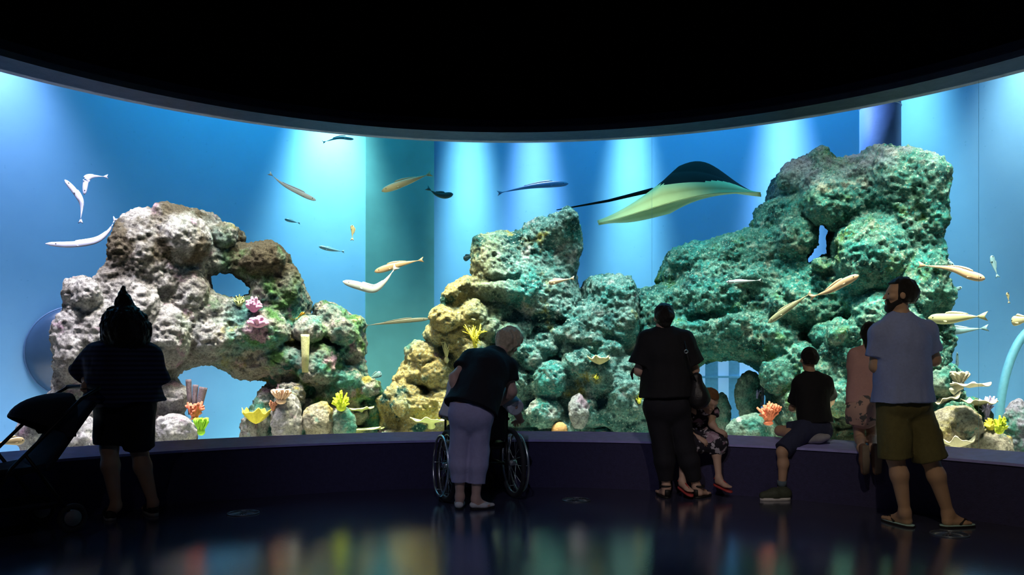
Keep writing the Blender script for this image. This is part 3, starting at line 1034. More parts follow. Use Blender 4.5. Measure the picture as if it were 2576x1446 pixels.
# bright viewing window to another hall, seen through the right arch
wz = on_ring(1852, 985, R_BACK - 0.02)
Zw = wz[1]
A, B = on_ring(1722, 985, R_BACK - 0.02), on_ring(1975, 985, R_BACK - 0.02)
du = norm(B - A); ln = np.linalg.norm(B - A); nw = norm(np.cross(du, [0, 0, 1.0]));  nw = nw if nw[1] < 0 else -nw
R2 = np.stack([du, -nw, [0, 0, 1.0]], 1)
mid = (A + B) / 2 + nw * 0.10
mid[2] = 0.80
w2 = struct(MB().box(mid, (ln, 0.03, 1.35), R2).make('window_2', mat('lit_pane', (0.20, 0.42, 0.60), 0.3, 0.2, 1.2, emit=((0.30, 0.62, 0.95), 0.45)), None, False))
m_mull = mat('hazy_blue_mullion', (0.14, 0.36, 0.52), 0.7)
MB().box(mid + nw * 0.05 + [0, 0, 0.20], (ln, 0.05, 0.028), R2).make('rail', m_mull, w2, False)
for s_, wd in ((-0.28, 0.17), (0.02, 0.14), (0.40, 0.10)):
    MB().box(mid + nw * 0.04 + du * s_, (wd, 0.04, 1.34), R2).make('mullion', m_mull, w2, False)

# faint pale arch of a tunnel at the far right
zt = on_ring(2560, 980, 7.95)
pts = [zt + np.array([math.cos(t) * 0.62, 0.25 * math.cos(t), math.sin(t) * 1.25]) + [0.25, 0, -0.55] for t in np.linspace(math.pi * 1.02, math.pi * 0.25, 24)]
tn = MB().tube(pts, 0.045, 10).make('tunnel_arch', mat('hazy_teal_rib', (0.12, 0.36, 0.46), 0.6))
tag(tn, 'curved pale teal tunnel rib against the back wall at far right', 'tunnel')

# ================================================================== corals
rng = np.random.RandomState(5)
cm = {}


def cmat(name, col, **k):
    if name not in cm:
        cm[name] = mat(name, col, k.get('rough', 0.8), k.get('var', 0.3), k.get('scale', 30), k.get('bump', 0.5))
    return cm[name]


from mathutils.bvhtree import BVHTree


def rock_tree():
    V, F = [], []
    for o in bpy.data.objects:
        if o.type == 'MESH' and o.get('category') in ('reef rock', 'rock'):
            n = len(V)
            V += [v.co + o.location for v in o.data.vertices]
            F += [tuple(k + n for k in p.vertices) for p in o.data.polygons]
    return BVHTree.FromPolygons(V, F)


ROCKS = rock_tree()
HIT = {'y': 0.0, 'on': False}


def coral_spot(px, py, ring):
    """where a coral grows: on the rock face seen at (px, py), else at the given ring"""
    d = norm(at(px, py, 1.0) - [0, 0, EYE])
    h = ROCKS.ray_cast(Vector((0, 0, EYE)), Vector(d))
    p = on_ring(px, py, ring)
    HIT['on'] = h[0] is not None
    if HIT['on']:
        p = np.array(h[0]) + d * 0.012
    HIT['y'] = p[1]
    return p


def px2m(px, n, ring):
    return n / FPX * ring_depth(px, ring)


def c2m(n):
    return n / FPX * HIT['y']


def finger_coral(px, py, wpx, hpx, ring, mt, label, n=30, seed=1, spread=1.0, name='finger_coral', rr=0.11):
    """tuft of fingers fanning out of a small base; px,py = middle of its base"""
    b = coral_spot(px, py, ring); w = c2m(wpx) / 2; h = c2m(hpx)
    if HIT['on']: b = b - [0, w * 0.7, 0]
    r = np.random.RandomState(seed)
    P = [ell(b + [0, 0, h * 0.1], (w * 0.5, w * 0.45, h * 0.25), 0.02)]
    for i in range(n):
        a, q = r.rand() * 6.28, math.sqrt((i + 0.5) / n)
        d = norm([math.cos(a) * q * spread, math.sin(a) * q * spread * 0.8 - 0.1, 1.05 - 0.75 * q])
        L = h * (0.75 + 0.3 * r.rand())
        tip = b + d * np.array([w / h * 1.0, w / h, 1.0]) * L
        P.append(cone(b + [0, 0, h * 0.08] + d * w * 0.2, tip, w * rr * 1.1, w * rr * 0.75, 0.006))
    V, F = Grid(P, max(0.004, w * 0.045)).mesh()
    return tag(link(name, V, F, mt), label, 'coral')


def branch_coral(px, py, wpx, hpx, ring, mt, label, n=9, seed=1, name='branching_coral', thick=0.05, up=0.9):
    b = coral_spot(px, py, ring); w = c2m(wpx) / 2; h = c2m(hpx)
    if HIT['on']: b = b - [0, w * 0.7, 0]
    r = np.random.RandomState(seed)
    mb = MB()
    mb.ball(b + [0, 0, 0], (w * 0.35, w * 0.3, h * 0.12))
    for i in range(n):
        a = 2 * math.pi * i / n + r.rand() * 0.5
        lean = 0.25 + 0.75 * r.rand()
        d = norm([math.cos(a) * lean * w, math.sin(a) * lean * w * 0.7, h * up])
        L = h * (0.7 + 0.35 * r.rand())
        p0, p1 = b, b + d * L * 0.55
        p2 = p1 + norm(d + r.randn(3) * 0.25) * L * 0.5
        th = h * thick
        mb.tube([p0, p1, p2], [th * 1.2, th, th * 0.55], 7)
        for q in range(2 + int(r.rand() * 2)):
            s0 = lerp(p0, p1, 0.45 + 0.4 * r.rand()) if q % 2 else lerp(p1, p2, 0.5 * r.rand())
            e = s0 + norm(d + r.randn(3) * 0.65) * L * 0.32
            mb.tube([s0, (s0 + e) / 2 + r.randn(3) * 0.01 * h, e], [th * 0.85, th * 0.75, th * 0.5], 7)
    return tag(mb.make(name, mt), label, 'coral')


def plate_coral(px, py, wpx, hpx, ring, mt, label, seed=1, cup=0.15, name='plate_coral', tilt=0.0, depth=0.7, stalk=None, lean=0.0):
    """wavy plate on a short foot; px,py = middle of the plate"""
    c = coral_spot(px, py, ring); w = c2m(wpx) / 2; h = c2m(hpx)
    r = np.random.RandomState(seed)
    ph1, ph2 = r.rand() * 6, r.rand() * 6
    if HIT['on']: c = c - [0, w * depth * 0.55, 0]          # a shelf growing out of the rock
    back = np.array([0, w * depth * 0.45, 0]) if HIT['on'] else np.zeros(3)
    n, m = 64, 12
    top, bot, F = [], [], []
    for k in range(m + 1):
        q = k / m
        for i in range(n):
            a = 2 * math.pi * i / n
            R = w * (1 + 0.09 * math.sin(3 * a + ph1) + 0.06 * math.sin(7 * a + ph2))
            z = h * cup * 3 * (q ** 2 - 0.6) + h * 0.18 * q ** 2 * (math.sin(5 * a + ph1) + 0.6 * math.sin(9 * a + ph2)) + tilt * q * math.cos(a) * h
            th = 0.02 * (1 - 0.55 * q)
            p = c + [R * q * math.cos(a), R * q * depth * math.sin(a), z]
            top.append(p + [0, 0, th * 0.5]); bot.append(p - [0, 0, th * 0.5 + 0.10 * w * (1 - q) ** 2])
    V = top + bot
    o = len(top)
    for k in range(m):
        for i in range(n):
            j = (i + 1) % n
            F.append((k * n + i, (k + 1) * n + i, (k + 1) * n + j, k * n + j))
            F.append((o + k * n + j, o + (k + 1) * n + j, o + (k + 1) * n + i, o + k * n + i))
    for i in range(n):
        j = (i + 1) % n
        F.append((m * n + i, o + m * n + i, o + m * n + j, m * n + j))
    mb = MB().add(V, F)
    ft = stalk if stalk is not None else h * 1.2
    back = back + [lean * w, 0, 0]
    mb.tube([c + back * 1.3 - [0, 0, ft * 0.6], c + back - [0, 0, ft * 0.4], c + back * 0.8 - [0, 0, 0.01]], [w * 0.22, w * 0.16, w * 0.3], 14)
    return tag(mb.make(name, mt), label, 'coral')


def dome_coral(px, py, rpx, ring, mt, label, seed=1, flat=1.0, name='dome_coral'):
    c = coral_spot(px, py, ring); r0 = c2m(rpx)
    if HIT['on']: c = c - [0, r0 * 0.6, 0]
    g = Grid([ell(c, (r0, r0, r0 * flat), 0.02)], r0 / 14)
    V, F = g.mesh()
    N = vnormals(V, F)
    V = V + N * (0.06 * r0 * (0.5 - worley(V / (r0 * 0.22), seed)))[:, None]
    return tag(link(name, V, F, mt), label, 'coral')


def leaf_coral(px, py, wpx, hpx, ring, mt, label, n=8, seed=1, name='leafy_coral'):
    """upright crinkled leaves"""
    b = coral_spot(px, py, ring); w = c2m(wpx) / 2; h = c2m(hpx)
    if HIT['on']: b = b - [0, w * 0.7, 0]
    r = np.random.RandomState(seed)
    mb = MB()
    mb.ball(b, (w * 0.55, w * 0.5, h * 0.25))
    for i in range(n):
        a = 2 * math.pi * i / n + r.rand() * 0.4
        d = np.array([math.cos(a), math.sin(a) * 0.8, 0]); t = np.array([-d[1], d[0], 0])
        G = []
        for k in range(7):
            q = k / 6
            row = []
            for j in range(9):
                s_ = (j / 8 - 0.5) * 2
                p = b + d * w * (0.2 + 0.75 * q) + t * s_ * w * (0.25 + 0.35 * q) + [0, 0, h * (0.9 * q - 0.25 * s_ * s_ * q)] + d * 0.12 * w * q * math.sin(s_ * 7 + i)
                row.append(p)
            G.append(row)
        mb.slab(G, norm(d * 0.7 + [0, 0, -0.5]), 0.012)
    return tag(mb.make(name, mt), label, 'coral')


def tube_sponge(px, py, hpx, spec, ring, mt, label, name='tube_sponge'):
    """hollow tubes; spec = (dx px at top, height px, radius px)"""
    b = coral_spot(px, py, ring)
    k = c2m(1)
    mb = MB()
    for dx0, dx, hh, rr in spec:
        p0 = b + [dx0 * k, 0, -0.05]; p1 = b + [dx * k, 0.03 * (dx > 0), hh * k]
        mb.tube([p0, lerp(p0, p1, 0.5), lerp(p0, p1, 0.92), p1, lerp(p0, p1, 0.99), lerp(p0, p1, 0.8)],
                [rr * k * 0.75, rr * k * 0.85, rr * k, rr * k, rr * k * 0.7, rr * k * 0.6], 14)
    return tag(mb.make(name, mt), label, 'sponge')


c_red = cmat('red_orange_coral', (0.62, 0.15, 0.08))
c_green = cmat('bright_green_coral', (0.30, 0.62, 0.03))
c_lime = cmat('lime_coral', (0.62, 0.72, 0.04))
c_yel = cmat('yellow_coral', (0.72, 0.62, 0.06))
c_plate = cmat('pale_green_plate', (0.60, 0.66, 0.28), scale=12)
c_peach = cmat('peach_coral', (0.82, 0.50, 0.34))
c_pink = cmat('pink_purple_coral', (0.55, 0.26, 0.42))
c_brown = cmat('dark_brown_sponge', (0.10, 0.07, 0.08))
c_plred = cmat('rust_red_plate', (0.50, 0.20, 0.14), scale=40)
c_orange = cmat('orange_brown_dome', (0.42, 0.20, 0.07), scale=50)
c_cream = cmat('cream_plate', (0.78, 0.68, 0.48), scale=14)
c_violet = cmat('violet_coral', (0.38, 0.34, 0.60))
c_tan = cmat('tan_branch_coral', (0.55, 0.50, 0.26))

plate_coral(100, 1018, 64, 22, 5.55, c_plred, 'rust red plate coral on the big grey boulder in the left corner', 1, 0.1, stalk=0.22)
leaf_coral(193, 1042, 28, 26, 5.35, c_green, 'small green coral tuft right of the red plate coral in the left corner', 9, 2)
tube_sponge(487, 1030, 70, [(-8, -13, 76, 7), (0, 2, 62, 7), (10, 22, 56, 10)], 5.55, c_brown, 'three dark brown tube sponges standing in front of the lower left arch')
branch_coral(490, 1052, 58, 46, 5.35, c_red, 'red orange branching coral below the dark brown tube sponges', 13, 3, thick=0.10)
leaf_coral(506, 1086, 36, 38, 5.25, c_green, 'green leafy coral under the red branching coral, just above the sill', 9, 4)
plate_coral(648, 1043, 72, 30, 5.45, c_yel, 'yellow cup coral at the right side of the lower left arch', 5, 0.30, stalk=0.12)
leaf_coral(712, 1008, 48, 32, 5.20, c_peach, 'peach coloured crinkled coral on top of the upright pale boulder', 9, 6)
branch_coral(690, 1030, 28, 26, 5.12, cmat('rust_brown_coral', (0.34, 0.13, 0.07)), 'small rust brown coral left of the peach crinkled coral', 12, 7, thick=0.12)
finger_coral(862, 1027, 50, 44, 5.35, c_lime, 'bright lime finger coral on the stubby green rock pillar', 46, 8)
plate_coral(907, 1027, 72, 12, 5.30, c_plate, 'small pale green plate coral right of the lime finger coral', 9, 0.05, tilt=0.25, stalk=0.10)
plate_coral(905, 1074, 138, 14, 5.12, c_plate, 'wide pale green plate coral just above the sill under the lime coral', 10, 0.05, stalk=0.12)
finger_coral(643, 782, 40, 34, 5.56, c_pink, 'pink knobbly coral under the small upper hole of the left reef', 40, 11, rr=0.24)
finger_coral(655, 822, 52, 24, 5.52, c_pink, 'flat pink coral crust below the pink knobbly coral on the left reef', 46, 12, rr=0.22)
finger_coral(606, 768, 34, 26, 5.56, cmat('olive_coral', (0.34, 0.40, 0.16)), 'olive soft coral at the right lip of the small upper hole', 24, 13)
tube_sponge(768, 925, 84, [(0, 0, 84, 11)], 5.40, cmat('pale_yellow_strip', (0.50, 0.50, 0.26)), 'pale yellow upright strip on the right part of the left reef')  # made-up column for a pale upright blur taken for a fish
dome_coral(1407, 1080, 20, 5.15, c_orange, 'small orange brown dome coral standing by the sill in the middle', 14)
plate_coral(1507, 904, 56, 18, 5.20, cmat('fringed_ochre_coral', (0.62, 0.52, 0.26)), 'fringed ochre coral on a boulder in the middle reef pile', 15, 0.25, stalk=0.07)
finger_coral(1500, 952, 22, 14, 5.12, c_yel, 'tiny yellow coral tuft on the boulder below the fringed ochre coral', 12, 16)
finger_coral(1607, 1012, 20, 26, 5.2, c_yel, 'small yellow coral beside the standing woman in black', 12, 17)
branch_coral(1196, 884, 36, 66, 5.25, c_yel, 'thin yellow branching coral behind the bending woman', 13, 18, thick=0.022)
branch_coral(1124, 905, 34, 70, 5.25, c_tan, 'pale thin branching coral on the tan rocks left of the bending woman', 9, 19, thick=0.022)
plate_coral(1085, 1054, 96, 22, 5.12, c_plate, 'pale green plate coral left of the bending woman', 20, 0.1, stalk=0.14)
branch_coral(1925, 1062, 70, 52, 5.15, c_red, 'dull red branching coral on rocks inside the right arch', 13, 21, thick=0.09)
tube_sponge(1917, 1010, 60, [(0, -4, 58, 3), (2, 5, 40, 3), (-3, -9, 34, 3)], 5.6, cmat('slate_sponge', (0.14, 0.16, 0.24)), 'thin slate coloured rod sponges right of the tapering rock stump')
branch_coral(1903, 1000, 16, 20, 5.5, c_violet, 'tiny violet coral on the rock stump in the right arch', 7, 35, thick=0.08)
leaf_coral(2405, 966, 44, 34, 5.35, cmat('grey_tan_coral', (0.46, 0.42, 0.32)), 'grey tan leafy coral above the long cream plate at right', 7, 22)
plate_coral(2438, 967, 92, 18, 5.30, c_cream, 'long cream plate coral right of the round speckled boulder', 23, 0.05, stalk=0.10, lean=-0.72)
plate_coral(2378, 1000, 70, 26, 5.10, c_cream, 'white tilted plate coral at the elbow height of the man, right side', 24, 0.1, tilt=0.5, stalk=0.1)
plate_coral(2455, 1010, 88, 22, 5.15, c_cream, 'cream ruffled plate coral behind the violet coral at far right', 25, 0.1, stalk=0.12, lean=-0.5)
branch_coral(2474, 1052, 44, 58, 5.15, c_violet, 'violet branching coral standing at far right of the window', 10, 26, thick=0.05)
finger_coral(2484, 1078, 36, 26, 5.05, c_yel, 'pale yellow coral cluster in front of the violet branching coral', 30, 27, rr=0.14)
finger_coral(2514, 1086, 44, 40, 5.08, c_lime, 'yellow green coral cluster at far right, rightmost of the yellow corals', 36, 28, rr=0.12)
plate_coral(2400, 1108, 84, 34, 5.04, c_cream, 'pale round plate coral at the sill beside the shorts of the man', 29, 0.15, stalk=0.1)

# ================================================================== fish
fm = {}


def fmat(name, col):
    if name not in fm:
        m = mat(name, tuple(x * 0.5 for x in col), 0.4, 0.12, 18, spec=0.5)
        fm[name] = m
    return fm[name]


m_eye = mat('fish_eye', (0.01, 0.01, 0.012), 0.2)


def fish(pts, ring, hpx, mt, label, flat=0.45, name='reef_fish', fork=1.0, group=None, dors=1.0):
    """slender fish along a bent back line of picture points, head first; ring per point or one"""
    rs = ring if isinstance(ring, (list, tuple)) else [ring] * len(pts)
    K = [on_ring(p[0], p[1], r) for p, r in zip(pts, rs)]
    n = 22
    # smooth spine through the points
    T = np.linspace(0, len(K) - 1, n)
    Kp = [2 * K[0] - K[1]] + K + [2 * K[-1] - K[-2]]
    Q = []
    for t in T:
        i = min(int(t), len(K) - 2); f = t - i
        a, b, c, d = Kp[i], Kp[i + 1], Kp[i + 2], Kp[i + 3]
        Q.append(0.5 * (2 * b + (c - a) * f + (2 * a - 5 * b + 4 * c - d) * f * f + (3 * b - a - 3 * c + d) * f ** 3))
    h = px2m(pts[0][0], hpx, rs[0]) / 2 * 0.86
    prof = lambda s: max(0.10, (math.sin(math.pi * min(1, s * 1.02) ** 0.62)) ** 0.75) * (1 - 0.25 * s)
    V, F = [], []
    m = 14
    frames = []
    for i, p in enumerate(Q):
        t = norm(Q[min(i + 1, n - 1)] - Q[max(i - 1, 0)])
        up = np.array([0, 0, 1.0]) if abs(t[2]) < 0.92 else norm([1, 0, 0.3])
        sd = norm(np.cross(t, up)); up = np.cross(sd, t)
        frames.append((p, t, sd, up))
        s = i / (n - 1)
        rr = h * prof(s) if 0 < i else h * 0.12
        if i == n - 1: rr = h * 0.13
        for k in range(m):
            a = 2 * math.pi * k / m
            V.append(p + up * math.cos(a) * rr + sd * math.sin(a) * rr * flat)
    for i in range(n - 1):
        for k in range(m):
            F.append((i * m + k, i * m + (k + 1) % m, (i + 1) * m + (k + 1) % m, (i + 1) * m + k))
    F.append(tuple(reversed(range(m)))); F.append(tuple(range((n - 1) * m, n * m)))
    base = Q[n // 2]
    root = empty(name, base, label, 'fish', group)
    MB().add(V, F).make('body', mt, root)
    p, t, sd, up = frames[-1]
    L = h * 1.35
    G = [[p - t * h * 0.2 + up * h * 0.14, p - t * h * 0.2, p - t * h * 0.2 - up * h * 0.14],
         [p + t * L * 0.5 + up * h * 0.55 * fork, p + t * L * 0.35, p + t * L * 0.5 - up * h * 0.55 * fork],
         [p + t * L + up * h * 0.8 * fork, p + t * L * (1 - 0.35 * fork), p + t * L - up * h * 0.8 * fork]]
    MB().slab(G, sd, 0.006).make('tail_fin', mt, root)
    if dors:
        rows = [[], []]
        for i in range(6, 16):
            p, t, sd, up = frames[i]
            r_ = h * prof(i / (n - 1))
            rows[0].append(p + up * r_ * 0.85)
            rows[1].append(p + t * h * 0.35 + up * (r_ + h * 0.38 * dors * math.sin(math.pi * ((i - 5) / 11.0) ** 0.6)))
        MB().slab(rows, frames[10][2], 0.005).make('dorsal_fin', mt, root)
    p, t, sd, up = frames[6]
    for sg in (-1, 1):
        b = p + sd * sg * h * flat * 0.8 - up * h * 0.25
        G = [[b, b + t * h * 0.15 - up * h * 0.15], [b + t * h * 0.7 + sd * sg * h * 0.25 - up * h * 0.1, b + t * h * 0.6 + sd * sg * h * 0.2 - up * h * 0.55]]
        MB().slab(G, sd, 0.005).make('pectoral_fin', mt, root)
        p3, t3, sd3, up3 = frames[2]
        MB().ball(p3 + sd3 * sg * h * prof(2 / 21) * flat * 0.8 + up3 * h * 0.15, max(0.006, h * 0.12), 8, 6).make('eye', m_eye, root)
    return root


f_sil, f_lav, f_yel, f_or, f_dk, f_cy, f_tan = (fmat('silver_fish_skin', (0.80, 0.86, 0.90)), fmat('lavender_fish_skin', (0.62, 0.64, 0.90)), fmat('cream_yellow_fish_skin', (0.82, 0.76, 0.45)),
                                                fmat('pale_orange_fish_skin', (0.78, 0.52, 0.32)), fmat('dark_teal_fish_skin', (0.05, 0.16, 0.17)), fmat('pale_cyan_fish_skin', (0.42, 0.74, 0.84)), fmat('brown_fish_skin', (0.42, 0.40, 0.28)))
fish([(163, 452), (190, 484), (205, 515), (203, 552)], 5.9, 18, f_lav, 'lavender white fish diving straight down at upper left')
fish([(212, 490), (217, 455), (232, 444), (262, 444)], 6.05, 18, f_lav, 'pale lavender fish curling to the right beside the diving fish at upper left')
fish([(114, 613), (180, 615), (240, 606), (272, 582), (287, 556)], 5.9, 20, f_lav, 'lavender fish bent like a bow above the porthole')
fish([(795, 504), (760, 488), (715, 465), (684, 441)], 6.4, 16, f_sil, 'silver fish slanting down to the right above the left reef hole')
fish([(960, 481), (1000, 466), (1040, 452), (1074, 440)], 6.4, 24, f_yel, 'cream yellow fish tilted up in front of the dark pilaster')
fish([(1140, 488), (1118, 492), (1098, 488), (1082, 478)], 7.0, 20, f_dk, 'dark fish left of the narrow green light beam, top middle')
fish([(885, 566), (887, 578), (886, 598)], 6.3, 13, f_yel, 'tiny cream fish swimming upright, left of the dark pilaster')
fish([(942, 684), (980, 672), (1015, 663), (1054, 655)], 6.3, 22, f_or, 'pale orange fish just above the white curved fish')
fish([(862, 708), (900, 718), (940, 728), (968, 708), (990, 680)], 6.0, 26, f_sil, 'white fish curved in a hook beside the dark pilaster')
fish([(716, 551), (732, 556), (750, 560)], 7.6, 10, f_cy, 'faint small blue fish over the right shoulder of the left reef')
fish([(802, 620), (832, 628), (860, 632)], 7.6, 12, f_cy, 'faint pale blue fish right of the left reef hole')
fish([(1080, 802), (1030, 806), (975, 812), (925, 818)], 7.0, 14, f_tan, 'long brownish fish low between the left and middle reefs')
fish([(1380, 712), (1400, 708), (1436, 701)], 5.3, 17, f_or, 'orange fish in front of the square tower of the middle reef')
fish([(1430, 462), (1385, 464), (1330, 470), (1262, 484)], 7.9, 20, fmat('slate_blue_fish_skin', (0.12, 0.30, 0.62)), 'long slate blue fish high above the middle reef', name='small_shark')
fish([(1826, 709), (1862, 708), (1908, 705)], 5.35, 11, f_sil, 'thin bright white fish in front of the shoulder of the right reef')
fish([(2160, 692), (2120, 712), (2085, 732), (2050, 744)], 5.30, 26, f_or, 'pale orange fish crossing the right reef below the slit opening')
fish([(1932, 812), (1965, 788), (2000, 764), (2032, 742)], 5.35, 20, fmat('dull_tan_fish_skin', (0.42, 0.40, 0.24)), 'dull tan fish rising behind the tail of the pale orange fish on the right reef')
fish([(2478, 702), (2440, 692), (2395, 676), (2325, 668)], 5.6, 28, f_or, 'pale orange fish right of the right reef, level with the slit opening')
fish([(2400, 668), (2378, 655), (2350, 648)], 5.9, 12, f_cy, 'thin pale fish right above the pale orange fish at right')
fish([(2335, 800), (2380, 802), (2425, 798), (2462, 796)], 5.5, 34, fmat('lemon_fish_skin', (0.70, 0.70, 0.36)), 'deep bodied lemon fish behind the shoulder of the man')
fish([(2372, 830), (2410, 832), (2470, 826)], 6.1, 26, f_cy, 'pale green blue fish under the lemon fish at right')
fish([(2495, 642), (2499, 664), (2508, 690)], 6.3, 16, f_cy, 'pale cyan fish swimming upright near the right edge')
fish([(2534, 735), (2535, 744), (2538, 758)], 6.0, 9, f_yel, 'tiny yellow fish upright near the right edge')
fish([(2544, 808), (2562, 806), (2596, 800)], 5.9, 32, f_yel, 'yellow fish entering at the right edge of the window')
fish([(2420, 722), (2400, 730), (2378, 742)], 6.1, 12, f_cy, 'small pale fish slanting down beside the right reef, above the lemon fish')
fish([(1166, 652), (1176, 648), (1192, 640)], 7.2, 18, f_dk, 'small dark fish left of the square tower of the middle reef')
fish([(62, 1108), (30, 1110), (-8, 1116)], 5.2, 26, fmat('ochre_fish_skin', (0.60, 0.44, 0.22)), 'ochre fish low in the left corner of the window')
fish([(768, 786), (760, 790), (748, 800)], 5.3, 9, fmat('amber_fish_skin', (0.75, 0.45, 0.03)), 'tiny amber fish in the notch on the right side of the left reef')
fish([(960, 938), (948, 944), (925, 954)], 6.4, 20, f_cy, 'pale fish low behind the right end of the left reef')
fish([(890, 350), (855, 346), (818, 356)], 7.8, 12, fmat('dim_teal_fish_skin', (0.12, 0.34, 0.42)), 'dim teal fish right under the lintel, left of the pilaster')
fish([(2408, 885), (2406, 920), (2390, 940)], 6.2, 9, f_cy, 'thin pale fish hanging upright right of the right reef')

# the big ray gliding in mid water
Zr = 9.7


def ray_pt(px, py, dz):
    return at(px, py, Zr + dz)


def make_ray():
    root = empty('stingray', ray_pt(1690, 500, 0), 'large ray with dark back and pale yellow belly gliding in the middle of the tank', 'ray')
    # centre line (nose right-front, tail left-back) and wing tips from the photo
    n, m = 36, 30
    tipL, tipR = ray_pt(1492, 516, 0.1), ray_pt(1906, 446, -0.1)
    nose, rear = ray_pt(1662, 528, -0.45), ray_pt(1728, 488, 0.55)
    ctr = ray_pt(1700, 500, 0)
    span = (tipR - tipL) / 2
    chord = (rear - nose) / 2
    up = norm(np.cross(span, chord)); up = up if up[2] > 0 else -up
    top, bot = [], []
    for i in range(n + 1):
        s = -1 + 2 * i / n
        a = abs(s)
        half = max(0.02, (1 - a ** 1.6) ** 0.9) * 1.0
        fwd = -0.12 * a + 0.22 * a * a
        base = ctr + span * s + chord * fwd * 1.3
        base = base + up * (0.10 * math.cos(s * 2.6) - 0.05) + np.array([0, 0, 0.06 * math.sin(3.0 * s)])
        for k in range(m + 1):
            t = -1 + 2 * k / m
            p = base + chord * t * half
            th = 0.34 * (1 - a) ** 1.05 * math.sqrt(max(0, 1 - t * t)) * (1 - 0.25 * t) + 0.006
            p = p + up * 0.22 * max(0.0, t) * math.exp(-((s - 0.22) / 0.42) ** 2)
            wob = up * 0.03 * math.sin(4 * s + 2 * t)
            top.append(p + up * th * 0.75 + wob); bot.append(p - up * th * 0.45 + wob)
    Ft = []
    for i in range(n):
        for k in range(m):
            q = (i * (m + 1) + k, (i + 1) * (m + 1) + k, (i + 1) * (m + 1) + k + 1, i * (m + 1) + k + 1)
            Ft.append(q)
    o = len(top)
    Fb = [tuple(x + o for x in reversed(q)) for q in Ft]
    ring_ = [k for k in range(m + 1)] + [i * (m + 1) + m for i in range(1, n + 1)] + [n * (m + 1) + k for k in range(m - 1, -1, -1)] + [i * (m + 1) for i in range(n - 1, 0, -1)]
    Fr = [(ring_[(q + 1) % len(ring_)], ring_[q], o + ring_[q], o + ring_[(q + 1) % len(ring_)]) for q in range(len(ring_))]
    m_top = mat('dark_ray_back', (0.009, 0.014, 0.013), 0.9, 0.3, 6, spec=0.05)
    m_bot = mat('pale_ray_belly', (0.62, 0.66, 0.30), 0.8, 0.12, 6, spec=0.1)
    b = link('body', np.array(top + bot), Ft + Fb + Fr, m_top, root)
    b.data.materials.append(m_bot)
    for f in b.data.polygons[2 * n * m:]: f.material_index = 1
    for q in range(n * m):
        t = -1 + 2 * (q % m + 0.5) / m
        s = -1 + 2 * (q // m + 0.5) / n
        b.data.polygons[q].material_index = 0 if t > -0.72 + (1.3 * max(0.0, s - 0.45) if s > 0 else 2.6 * abs(s)) else 1
        b.data.polygons[len(Ft) + q].material_index = 1
    tl = [rear - chord * 0.15, ray_pt(1640, 478, 0.75), ray_pt(1530, 505, 0.8), ray_pt(1400, 528, 0.7)]
    MB().tube(tl, [0.05, 0.03, 0.018, 0.006], 8).make('tail', m_top, root)
    for sg in (-1, 1):
        MB().ball(nose * 0.75 + ctr * 0.25 + norm(span) * sg * 0.09 + up * 0.10, 0.025, 10, 8).make('eye', m_eye, root)


make_ray()


# ================================================================== people
m_skin = mat('skin', (0.50, 0.31, 0.21), 0.55, 0.12, 14, spec=0.35)
m_skin2 = mat('fair_skin', (0.56, 0.37, 0.29), 0.55, 0.12, 14, spec=0.35)
m_dhair = mat('dark_hair', (0.012, 0.009, 0.007), 0.5, 0.4, 60, 0.6)
m_blond = mat('grey_blond_hair', (0.66, 0.56, 0.36), 0.6, 0.4, 60, 0.6)
m_bshirt = mat('black_cloth', (0.006, 0.006, 0.009), 0.85, 0.3, 40, 0.2)
m_eyew = mat('eye_dark', (0.05, 0.04, 0.04), 0.2)


def hand_prims(w, d, n, s=1.0, curl=0.35, side=None, k=0.006):
    """palm, four bent fingers and a thumb; w wrist, d pointing direction, n palm normal (fingers bend towards it), side = thumb side"""
    w, d = np.asarray(w, float), norm(d)
    n = norm(np.asarray(n, float) - d * (np.asarray(n, float) @ d))
    sd = np.cross(d, n)
    if side is not None and sd @ np.asarray(side) < 0: sd = -sd
    P = [cone(w - d * 0.01 * s, w + d * 0.055 * s, 0.027 * s, 0.034 * s, 0.015, (n, 0.55)), cone(w + d * 0.055 * s, w + d * 0.078 * s, 0.036 * s, 0.034 * s, 0.012, (n, 0.45))]
    for i, (L, off) in enumerate(((0.066, 1.5), (0.075, 0.5), (0.070, -0.5), (0.054, -1.5))):
        b = w + (d * (0.080 - 0.004 * abs(off)) + sd * off * 0.0185) * s
        c1, c2 = curl + 0.06 * i, curl * 2.3 + 0.1 * i
        d1 = d * math.cos(c1) + n * math.sin(c1); d2 = d * math.cos(c2) + n * math.sin(c2)
        m_ = b + d1 * L * 0.55 * s
        P += [cone(b - d * 0.02 * s, m_, 0.0095 * s, 0.0088 * s, k), cone(m_, m_ + d2 * L * 0.5 * s, 0.0088 * s, 0.007 * s, k)]
    t0 = w + (d * 0.022 + sd * 0.026) * s
    t1 = t0 + norm(d * 0.7 + sd * 0.75 + n * 0.35) * 0.042 * s
    P += [cone(t0 - sd * 0.01 * s, t1, 0.014 * s, 0.0105 * s, 0.01), cone(t1, t1 + norm(d + sd * 0.25 + n * 0.4) * 0.03 * s, 0.0105 * s, 0.0085 * s, k)]
    return P


